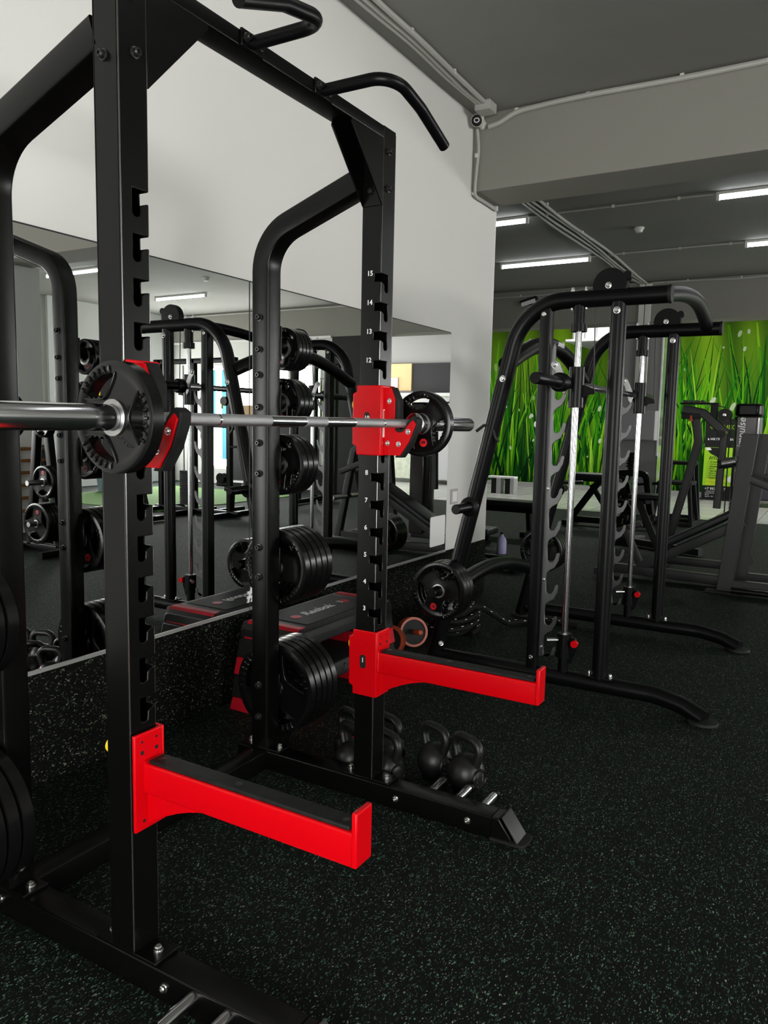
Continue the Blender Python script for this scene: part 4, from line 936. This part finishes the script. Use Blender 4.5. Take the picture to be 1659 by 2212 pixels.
# cable tower with bent arm
t = thing('cable_tower', 'tall cable tower with tinted shroud and bent pulley arm behind the press bench', 'cable machine', (1.55, 7.6, 0))
g = G(); pr = [(1.555, 7.45), (1.72, 7.45), (1.745, 7.50), (1.745, 7.72), (1.555, 7.72), (1.535, 7.68), (1.535, 7.49)]
g.prism([(x, y, .1) for x, y in pr], (0, 0, 1.32)); g.build('shroud', m_tint, t, .008)
g = G(); g.prism([(x, y, 1.424) for x, y in pr], (0, 0, .11)); g.build('shroud_cap', m_smith, t, .02)
g = G(); g.text('impulse', (1.60, 7.4485, 1.28), (0, 0, 1), (-1, 0, 0), .085, .0008, shear=.2, bold=.001); g.build('lettering', m_white, t, 0, 0)
G().rtube(fillet([(1.10, 7.5, 1.485), (1.27, 7.5, 1.45), (1.455, 7.5, 1.285)], .05, 5), .075, .075, (0, 1, 0)).build('pulley_arm', m_dgrey, t)
G().rtube(fillet([(1.205, 7.5, 1.43), (1.245, 7.5, 1.19), (1.01, 7.5, .14)], .08, 5), .07, .05, (0, 1, 0)).build('bent_upright', m_dgrey, t)
G().rtube([(1.455, 7.5, 1.27), (1.435, 7.5, .60)], .06, .06, (0, 1, 0)).build('rear_upright', m_dgrey, t)
G().rtube([(1.0, 7.5, .09), (1.7, 7.5, .09)], .07, .07).build('base_tube', m_dgrey, t)
G().rtube([(1.0, 7.2, .05), (1.0, 7.8, .05)], .07, .07).build('front_foot', m_dgrey, t)
g = G(); g.cyl((1.453, 7.44, 1.435), (1.453, 7.56, 1.435), .055, 22); g.build('pulley', m_smith, t); bolts([(1.453, 7.44, 1.435)], (0, -1, 0), .010, m_bolt, t)
g = G(); g.cyl((1.43, 7.44, 1.265), (1.43, 7.56, 1.265), .035, 18); g.build('pulley', m_smith, t)
G().box(1.09, 1.25, 7.46, 7.54, 1.395, 1.445).build('clamp_block', m_smith, t, .004); G().box(1.08, 1.40, 7.42, 7.58, 1.525, 1.54).build('handle_plate', m_smith, t, .004)
for k in range(4): G().cyl((1.11+.05*k, 7.46, 1.55), (1.11+.05*k, 7.54, 1.55), .016, 10).build('roller', m_cable, t)
G().box(1.33, 1.39, 7.47, 7.53, 1.40, 1.53).build('arm_block', m_smith, t, .004)
g = G(); g.lathe([(0, 0), (.018, 0), (.008, .05), (0, .055)], (1.175, 7.45, 1.375), (0, 0, 1), 10); g.build('pop_pin', m_orange, t)
g = G(); g.cyl((1.50, 7.5, 1.42), (1.50, 7.5, .5), .006, 6); g.cyl((1.2, 7.5, 1.56), (1.45, 7.5, 1.50), .005, 6); g.build('steel_cable', m_cable, t)
# plate loaded machine with plates
t = thing('plate_machine', 'black plate loaded machine with ribbed sleeve on top, seat and slanted leg', 'gym machine', (.5, 8.7, 0))
G().rtube([(.30, 8.9, .05), (.30, 8.9, .80)], .08, .08).build('post', m_smith, t)
g = G(); P = []
for k in range(6): P += [(.045, .86+k*.030), (.068, .868+k*.030), (.068, .880+k*.030), (.045, .888+k*.030)]
g.lathe([(0, .80)]+[(.045, .80)]+P+[(0, 1.05)], (.345, 8.95, 0), (0, 0, 1), 20); g.build('ribbed_sleeve', m_rubber, t)
g = G(); g.rtube(fillet([(.16, 8.9, .60), (.20, 8.9, .80), (.52, 8.9, .80), (.60, 8.85, .35)], .08, 5), .07, .09, (0, 1, 0)); g.build('arm_hood', m_smith, t)
G().box(.45, .80, 8.35, 8.65, .555, .61).build('seat', m_pad, t, .02)
g = G(); g.rtube([(.52, 8.5, .555), (.80, 8.3, .06)], .09, .07, (1, 0, 0)); g.build('slanted_leg', m_dgrey, t)
G().rtube([(.2, 8.9, .05), (1.2, 8.4, .05)], .08, .07).build('base_tube', m_dgrey, t)
G().rtube([(.15, 8.6, .04), (.45, 9.2, .04)], .08, .06).build('cross_foot', m_dgrey, t)
G().rtube([(.30, 8.9, .45), (.62, 8.55, .53)], .06, .06).build('seat_bracket', m_dgrey, t)
stack(.16, .036, -1, .235, .62, 8.80, -.04, 2, lambda k: 'black grip plate on the upper plate machine peg, %s' % ('inner', 'outer with red badge')[k], 'plates on the plate machine', .3)
stack(.17, .036, -1, .275, .36, 8.72, -.04, 2, lambda k: 'black grip plate on the lower plate machine peg, %s' % ('inner', 'outer with red badge')[k], 'plates on the plate machine', 2.2)
# nested jump boxes (open frames)
def stand(x, y, w, h, label):
    t = thing('plyo_box', label, 'jump box', (x, y, 0), 'black jump boxes on the far floor edge')
    e = w*.12
    for sx in (-1, 1):
        for sy in (-1, 1):
            g = G(); g.rtube([(x+sx*(w/2), y+sy*(w/2), .03), (x+sx*(w/2-e), y+sy*(w/2-e), h)], .05, .05, (0, 1, 0)); g.build('leg', m_blk, t)
    for sx in (-1, 1): G().box(x+sx*w/2-.025, x+sx*w/2+.025, y-w/2-.05, y+w/2+.05, .001, .05).build('skid', m_blk, t, .004)
    for sy in (-1, 1): G().box(x-w/2, x+w/2, y+sy*w/2-.025, y+sy*w/2+.025, .001, .05).build('bottom_rail', m_blk, t, .004)
    G().box(x-w/2+e-.03, x+w/2-e+.03, y-w/2+e-.03, y+w/2-e+.03, h, h+.045).build('top', m_rubber, t, .006)
stand(.45, 11.2, .50, .55, 'front black open frame jump box before the light tiles')
stand(.40, 11.78, .46, .80, 'taller black open frame jump box right behind the front one')
# flat bench behind the wall end
def bench(x0, x1, y, z, label, mat=m_pad, w=.30):
    t = thing('gym_bench', label, 'bench', ((x0+x1)/2, y, 0), 'gym benches at the back')
    G().box(x0, x1, y-w/2, y+w/2, z-.07, z).build('pad', mat, t, .02, seg=3)
    G().rtube([(x0+.1, y, z-.11), (x1-.05, y, z-.11)], .06, .07).build('spine', m_smith, t)
    for x in (x0+.18, x1-.18):
        G().rtube([(x, y, z-.12), (x+.02, y, .05)], .06, .06).build('leg', m_smith, t)
        G().rtube([(x+.02, y-.25, .035), (x+.02, y+.25, .035)], .06, .06, (0, 0, 1)).build('foot', m_smith, t)
    return t
bench(-2.0, -.62, 8.8, .41, 'long flat black bench whose end shows past the white wall')
t = bench(-1.9, -.75, 7.6, .22, 'low black bench frame with wheel bracket past the white wall')
q = thing('spray_bottle', 'lilac and white bottle standing on the dark floor past the wall end', 'bottle', (-.55, 7.35, 0))
g = G(); g.lathe([(0, 0), (.045, 0), (.048, .01), (.047, .13), (.035, .165), (.018, .18), (.016, .20), (0, .20)], (-.55, 7.35, .001), (0, 0, 1), 18); g.build('bottle_body', m_lilac, q)
g = G(); g.lathe([(0, .20), (.018, .20), (.018, .225), (0, .225)], (-.55, 7.35, .001), (0, 0, 1), 14); g.build('cap', m_blk, q)
t = thing('dumbbell_stand', 'low black stand with grey handles lying past the end of the white wall', 'dumbbell stand', (-.5, 6.6, 0))
for k in range(2): G().rtube([(-.95, 6.5+.25*k, .06), (.0, 6.5+.25*k, .05)], .06, .07).build('rail', m_smith, t)
for k in range(4): G().cyl((-.72+.12*k, 6.44, .12-.01*k), (-.64+.12*k, 6.44, .115-.01*k), .018, 12).build('handle', m_alu if k < 2 else m_dgrey, t)
for k in range(2): G().box(-.9+.8*k, -.84+.8*k, 6.4, 6.85, .001, .05).build('foot', m_smith, t, .004)
# adjustable bench with dark pad before the mural
t = thing('adjustable_bench', 'black adjustable bench with raised pad and striped arm before the grass mural', 'bench', (-.45, 10.2, 0))
G().box(-.72, -.10, 10.0, 10.4, .60, .70).build('seat_pad', m_pad, t, .03, seg=3)
g = G(); g.rtube([(-.35, 10.2, .60), (-.68, 10.2, .12)], .08, .08, (1, 0, 0)); g.build('rear_leg', m_smith, t)
g = G(); g.rtube([(-.45, 10.2, .55), (-.12, 10.2, .06)], .06, .06, (1, 0, 0)); g.build('front_leg', m_smith, t)
G().rtube([(-.75, 10.2, .08), (.35, 10.2, .08)], .08, .08).build('base_tube', m_smith, t); G().rtube([(-.70, 9.9, .05), (-.70, 10.5, .05)], .07, .07).build('cross_foot', m_smith, t)
g = G(); g.cyl((-.80, 10.0, .57), (-.50, 10.0, .59), .028, 14); g.build('chrome_arm', m_chrome, t)
bolts([(.0, 10.16, .08), (.12, 10.16, .08)], (0, -1, 0), .014, m_bolt, t, .01)
g = G(); g.cyl((-.15, 10.2, .56), (.45, 10.2, .62), .018, 10); g.build('rear_handle', m_smith, t)
# two bracket stands on the tiles
for k, x in enumerate((-3.36, -3.08)):
    t = thing('bracket_stand', 'small white edged bracket stand on the light tiles, %s of two' % ('left', 'right')[k], 'stand', (x, 14.0, 0), 'bracket stands on the tiles')
    G().box(x-.13, x+.13, 13.9, 14.1, .30, .335).build('top_plate', m_white, t, .003)
    G().box(x-.06, x+.03, 13.92, 14.08, .002, .30).build('post', m_blk, t, .003); G().box(x+.05, x+.13, 13.9, 14.1, .002, .30).build('side_plate', m_cab, t, .003)
t = bench(-3.9, -3.0, 12.6, .40, 'black inclined bench on the tiles at the far left')
# roll up banner
t = thing('rollup_banner', 'black and green roll up advertising banner before the grass mural', 'banner', (.45, 15.5, 0))
bx0, bx1, by = .16, .76, 15.5
G().box(bx0, bx1, by, by+.004, .03, 1.51).build('sheet', m_blk, t)
G().box(bx0-.02, bx1+.02, by-.06, by+.08, .002, .035).build('base', m_blk, t, .004)
G().box(bx0+.005, bx1-.005, by-.0015, by, .27, .98).build('green_field', m_lime, t)
g = G(); y = by-.0022
g.prism([(bx0+.01, y, .975), (bx0+.30, y, .975), (bx0+.44, y, .70), (bx0+.12, y, .86)], (0, -.0006, 0)); g.build('dark_photo', m_blk, t, 0, 0)
g = G()
g.prism([(bx0+.02, y-.001, .97), (bx0+.10, y-.001, .975), (bx0+.13, y-.001, .93), (bx0+.05, y-.001, .92)], (0, -.0006, 0)); g.prism([(bx1-.15, y, .80), (bx1-.03, y, .90), (bx1-.03, y, .70)], (0, -.0006, 0)); g.prism([(bx1-.20, y, .40), (bx1-.06, y, .52), (bx1-.08, y, .36), (bx1-.14, y, .34)], (0, -.0006, 0))
g.build('light_shapes', m_white, t, 0, 0)
R_, U_ = (1, 0, 0), (0, 0, 1)
g = G(); g.text('ФИТНЕС', ((bx0+bx1)/2, by-.003, 1.35), R_, U_, .105, .0006); g.text('клуб', ((bx0+bx1)/2, by-.003, 1.25), R_, U_, .07, .0006); g.build('title', m_lime, t, 0, 0)
g = G(); g.text('в ЖК ГРАНД ПАРК', ((bx0+bx1)/2, by-.003, 1.13), R_, U_, .055, .0006, bold=.001)
g.text('+7 993 227 7', (bx0+.05, by-.003, .21), R_, U_, .066, .0006, 'LEFT', bold=.001)
for k, s_ in enumerate(('фитнесклуб', 'тренировки', 'fitclub', 'адрес: ЖК')): g.text(s_, (bx0+.06, by-.003, .165-.033*k), R_, U_, .03, .0004, 'LEFT')
g.build('white_print', m_white, t, 0, 0)
g = G(); g.text('FITCLUB', (bx0+.09, by-.003, .775), R_, U_, .085, .0006, 'LEFT', shear=.2, bold=.0015)
for k, s_ in enumerate(('✓ Тренажерный', '✓ Групповые', '✓ Индивидуальные', '✓ Йога', '✓ Линейное', '✓ Кроссфит', '✓ Детский фитнес', '✓ Единоборства')): g.text(s_, (bx0+.06, by-.003, .71-.042*k), R_, U_, .038, .0005, 'LEFT', shear=.2, bold=.0006)
g.build('black_print', m_blk, t, 0, 0)
g = G(); g.text('Косметолог', (bx0+.06, by-.003, .375), R_, U_, .062, .0006, 'LEFT', shear=.15, bold=.001); g.text('Массаж', (bx0+.06, by-.003, .31), R_, U_, .062, .0006, 'LEFT', shear=.15, bold=.001); g.build('yellow_print', m_yprint, t, 0, 0)
# sofa on the tiles
t = thing('sofa', 'charcoal sofa on the light tiles at the right edge', 'sofa', (1.6, 14.9, 0))
G().box(.95, 2.9, 14.5, 15.3, .12, .42).build('seat', m_sofa, t, .04, seg=3); G().box(.95, 2.9, 15.15, 15.4, .42, .78).build('backrest', m_sofa, t, .05, seg=3)
for x in (.95, 2.72): G().box(x, x+.18, 14.5, 15.35, .42, .58).build('armrest', m_sofa, t, .03)
for x in (1.0, 2.8):
    for y in (14.55, 15.3): G().box(x, x+.05, y, y+.05, .002, .12).build('leg', m_blk, t)

# ================================================================ SEEN IN THE MIRROR ONLY
# plate tree
t = thing('plate_tree', 'black A shaped plate tree with loaded pegs, seen in the mirror at the left', 'plate rack', (4.22, 4.7, 0))
for s_ in (-1, 1): G().rtube([(4.22+s_*.22, 4.72, .06), (4.22+s_*.05, 4.72, 1.40)], .07, .07, (0, 1, 0)).build('upright', m_smith, t)
G().rtube([(3.86, 4.72, .045), (4.58, 4.72, .045)], .07, .07).build('base_tube', m_smith, t)
for s_ in (-1, 1): G().rtube([(4.22+s_*.33, 4.42, .035), (4.22+s_*.33, 5.02, .035)], .06, .06).build('foot', m_smith, t)
for z in (.31, .69, 1.22):
    g = G(); g.cyl((4.05, 4.66, z), (4.05, 4.42, z), .025, 14); g.build('plate_peg', m_steel, t)
for z, R, n, nm in ((.31, .19, 4, 'lowest'), (.69, .155, 2, 'middle'), (1.22, .115, 2, 'top')):
    stack(R, .038, -1, 4.05, z, 4.64, -.041, n, lambda k: 'black grip plate on the %s peg of the mirrored plate tree, %s' % (nm, ORD[k]), 'plates on the plate tree', PI)
# wall bars on the grey column
t = thing('wall_bars', 'wooden wall bar rungs on the grey column, seen in the mirror', 'wall bars', (5.42, 5.5, .2))
for z in (.257, .40, .543, .68, .812, .943): G().box(5.38, 5.44, 5.16, 5.70, z-.017, z+.017).build('rung', m_wood, t, .008)
for y in (5.18, 5.62): G().box(5.42, 5.49, y-.02, y+.02, .05, .98).build('side_rail', m_board, t, .004)
# back extension bench behind the plate tree
t = thing('extension_bench', 'black A framed extension bench with grey plate, seen in the mirror', 'gym machine', (5.4, 6.9, 0))
g = G(); g.rtube([(6.02, 6.9, 1.30), (5.60, 6.9, .05)], .07, .07, (0, 1, 0)); g.build('sloping_frame', m_smith, t)
g = G(); g.rtube([(5.2, 6.9, .05), (5.45, 6.9, .95), (5.98, 6.9, 1.18)], .07, .07, (0, 1, 0)); g.build('rear_frame', m_smith, t)
G().box(5.60, 5.86, 6.75, 7.05, .62, .70, Matrix.Rotation(.25, 3, 'Y'), Vector((5.7, 6.9, .66))).build('hip_pad', m_pad, t, .02)
g = G(); g.rtube([(5.93, 6.80, 1.00), (5.78, 6.80, .62)], .10, .012, (0, 1, 0)); g.build('side_plate', m_plast, t)
G().rtube([(5.1, 6.9, .04), (5.75, 6.9, .04)], .07, .07).build('base_tube', m_smith, t)
for x in (5.12, 5.72): G().rtube([(x, 6.65, .04), (x, 7.15, .04)], .06, .06).build('foot', m_smith, t)
# cable crossover station
t = thing('cable_station', 'black double cable station with weight stacks, seen in the mirror behind the smith machine', 'cable machine', (5.3, 7.9, 0))
for x in (4.72, 5.36, 6.0): G().rtube([(x, 7.9, .02), (x, 7.9, 2.12)], .07, .07, (0, 1, 0)).build('upright', m_smith, t)
G().rtube([(4.6, 7.9, 2.09), (6.1, 7.9, 2.09)], .07, .07).build('top_beam', m_smith, t); G().rtube([(4.6, 7.9, 1.22), (6.1, 7.9, 1.22)], .05, .05).build('middle_beam', m_smith, t)
G().rtube([(4.55, 7.9, .045), (6.1, 7.9, .045)], .08, .07).build('base_tube', m_smith, t)
for x in (4.72, 5.36, 6.0): G().rtube([(x, 7.5, .035), (x, 8.3, .035)], .07, .06).build('foot', m_smith, t)
for x in (5.62,):
    for k in range(14): G().box(x-.13, x+.13, 8.0, 8.1, .09+.035*k, .09+.035*k+.031).build('stack_plate', m_blk, t, .002)
    for d in (-.09, .09): G().cyl((x+d, 8.05, .05), (x+d, 8.05, 2.05), .010, 10).build('guide_rod', m_chrome, t)
    g = G(); g.cyl((x, 8.05, .6), (x, 8.05, 2.0), .005, 6); g.build('steel_cable', m_cable, t)
g = G(); g.cyl((4.78, 7.84, 1.55), (4.78, 7.96, 1.55), .06, 18); g.build('pulley', m_smith, t)
g = G(); g.cyl((4.86, 7.86, .52), (4.86, 7.94, .52), .07, 18); g.build('pulley', m_smith, t)
g = G(); g.tube(fillet([(4.66, 7.85, 1.50), (4.50, 7.85, 1.50), (4.50, 7.85, .95), (4.66, 7.85, .95)], .08, 5), .016, 10, (0, 1, 0)); g.build('side_handle', m_smith, t)
g = G(); g.lathe([(0, 0), (.035, .01), (.05, .10), (.03, .3), (.012, .42), (0, .45)], (5.18, 7.9, .98), (0, 0, 1), 14); g.build('rope_grip', m_cable, t)
g = G(); g.cyl((4.80, 7.84, 1.45), (4.80, 7.84, 1.52), .012, 10); g.build('brass_carabiner', m_yellow, t)
bench(4.25, 5.25, 8.35, .44, 'flat black bench under the cable station, seen in the mirror')
t = thing('storage_bin', 'pale blue storage bin beyond the turf, seen in the mirror', 'bin', (8.75, 9.3, 0))
g = G(); g.lathe([(0, .001), (.20, .001), (.26, .50), (.27, .52), (.24, .52), (.235, .50), (.18, .03), (0, .03)], (8.75, 9.3, 0), (0, 0, 1), 24); g.build('tub', M('pale_blue_plastic', (.25, .34, .42), .4), t); G().box(8.5, 9.0, 9.05, 9.55, .515, .535).build('lid', m_board, t, .01)
q = G().box(7.72, 7.98, 11.93, 12.02, 1.385, 1.60).build('cardboard_box', M('cardboard', (.30, .19, .09), .8), None, .004)
tag(q, 'brown cardboard box on the window ledge, seen in the mirror', 'box')
q = G().box(7.5, 7.70, 11.93, 12.02, 1.385, 1.50).build('red_box', m_dred, None, .004); tag(q, 'small dark red box beside the cardboard box, seen in the mirror', 'box')
bx('trim_7', 6.15, 8.36, 11.92, 12.05, 1.365, 1.383, m_white)
# lat pull down with bands hanging
t = thing('lat_pulldown', 'black lat pulldown tower with weight stack, seen in the mirror before the black column', 'cable machine', (5.0, 10.4, 0))
for x in (4.78, 5.18): G().rtube([(x, 10.5, .03), (x, 10.5, 2.2)], .06, .08, (0, 1, 0)).build('upright', m_smith, t)
G().rtube([(4.70, 10.5, 2.2), (5.25, 10.5, 2.2)], .08, .07).build('top_beam', m_smith, t); G().rtube([(4.98, 10.5, .05), (4.98, 9.6, .05)], .08, .07).build('base_tube', m_smith, t)
for k in range(14): G().box(4.84, 5.12, 10.42, 10.54, .10+.035*k, .131+.035*k).build('stack_plate', m_blk, t, .002)
for d in (-.07, .07): G().cyl((4.98+d, 10.48, .05), (4.98+d, 10.48, 2.15), .010, 10).build('guide_rod', m_chrome, t)
G().box(4.85, 5.12, 9.6, 9.95, .42, .50).build('seat', m_pad, t, .02); G().rtube([(4.98, 9.78, .05), (4.98, 9.78, .42)], .07, .07, (0, 1, 0)).build('seat_post', m_smith, t)
for k, (c, nm) in enumerate(((m_orange, 'orange'), (m_dred, 'red'), (m_turf, 'green'))):
    x = 4.86+.055*k
    q = G(); q.tube([(x, 10.36, 1.98), (x+.012, 10.36, 1.60), (x, 10.36, 1.22), (x-.012, 10.36, 1.60)], .009, 8, (0, 1, 0), True)
    q = q.build('resistance_band', c); tag(q, '%s resistance band hanging on the lat tower, seen in the mirror' % nm, 'band', 'resistance bands')
q = G(); q.cyl((4.84, 10.30, 1.99), (5.0, 10.30, 1.99), .006, 6); q.build('band_hook', m_bolt, t)
# one more press frame in the middle of the room, seen in the mirror
t = thing('press_frame', 'black A shaped press frame standing alone, seen in the mirror left of the sloping pad', 'gym machine', (2.25, 7.1, 0))
g = G(); g.rtube(fillet([(2.42, 7.1, .04), (2.22, 7.1, 1.02), (1.98, 7.1, 1.06)], .06, 4), .07, .07, (0, 1, 0)); g.build('leaning_post', m_dgrey, t)
G().rtube([(2.42, 7.1, .045), (2.42, 7.75, .045)], .07, .07).build('foot_rail', m_dgrey, t); G().rtube([(2.0, 7.4, .045), (2.42, 7.4, .045)], .07, .07).build('base_tube', m_dgrey, t)
g = G(); g.rtube([(2.42, 7.72, .05), (2.24, 7.14, .95)], .06, .06, (1, 0, 0)); g.build('rear_brace', m_dgrey, t)
g = G(); g.cyl((2.30, 7.06, .50), (2.30, 6.80, .50), .025, 14); g.cyl((2.30, 7.14, .50), (2.30, 7.4, .50), .025, 14); g.build('plate_peg', m_steel, t)
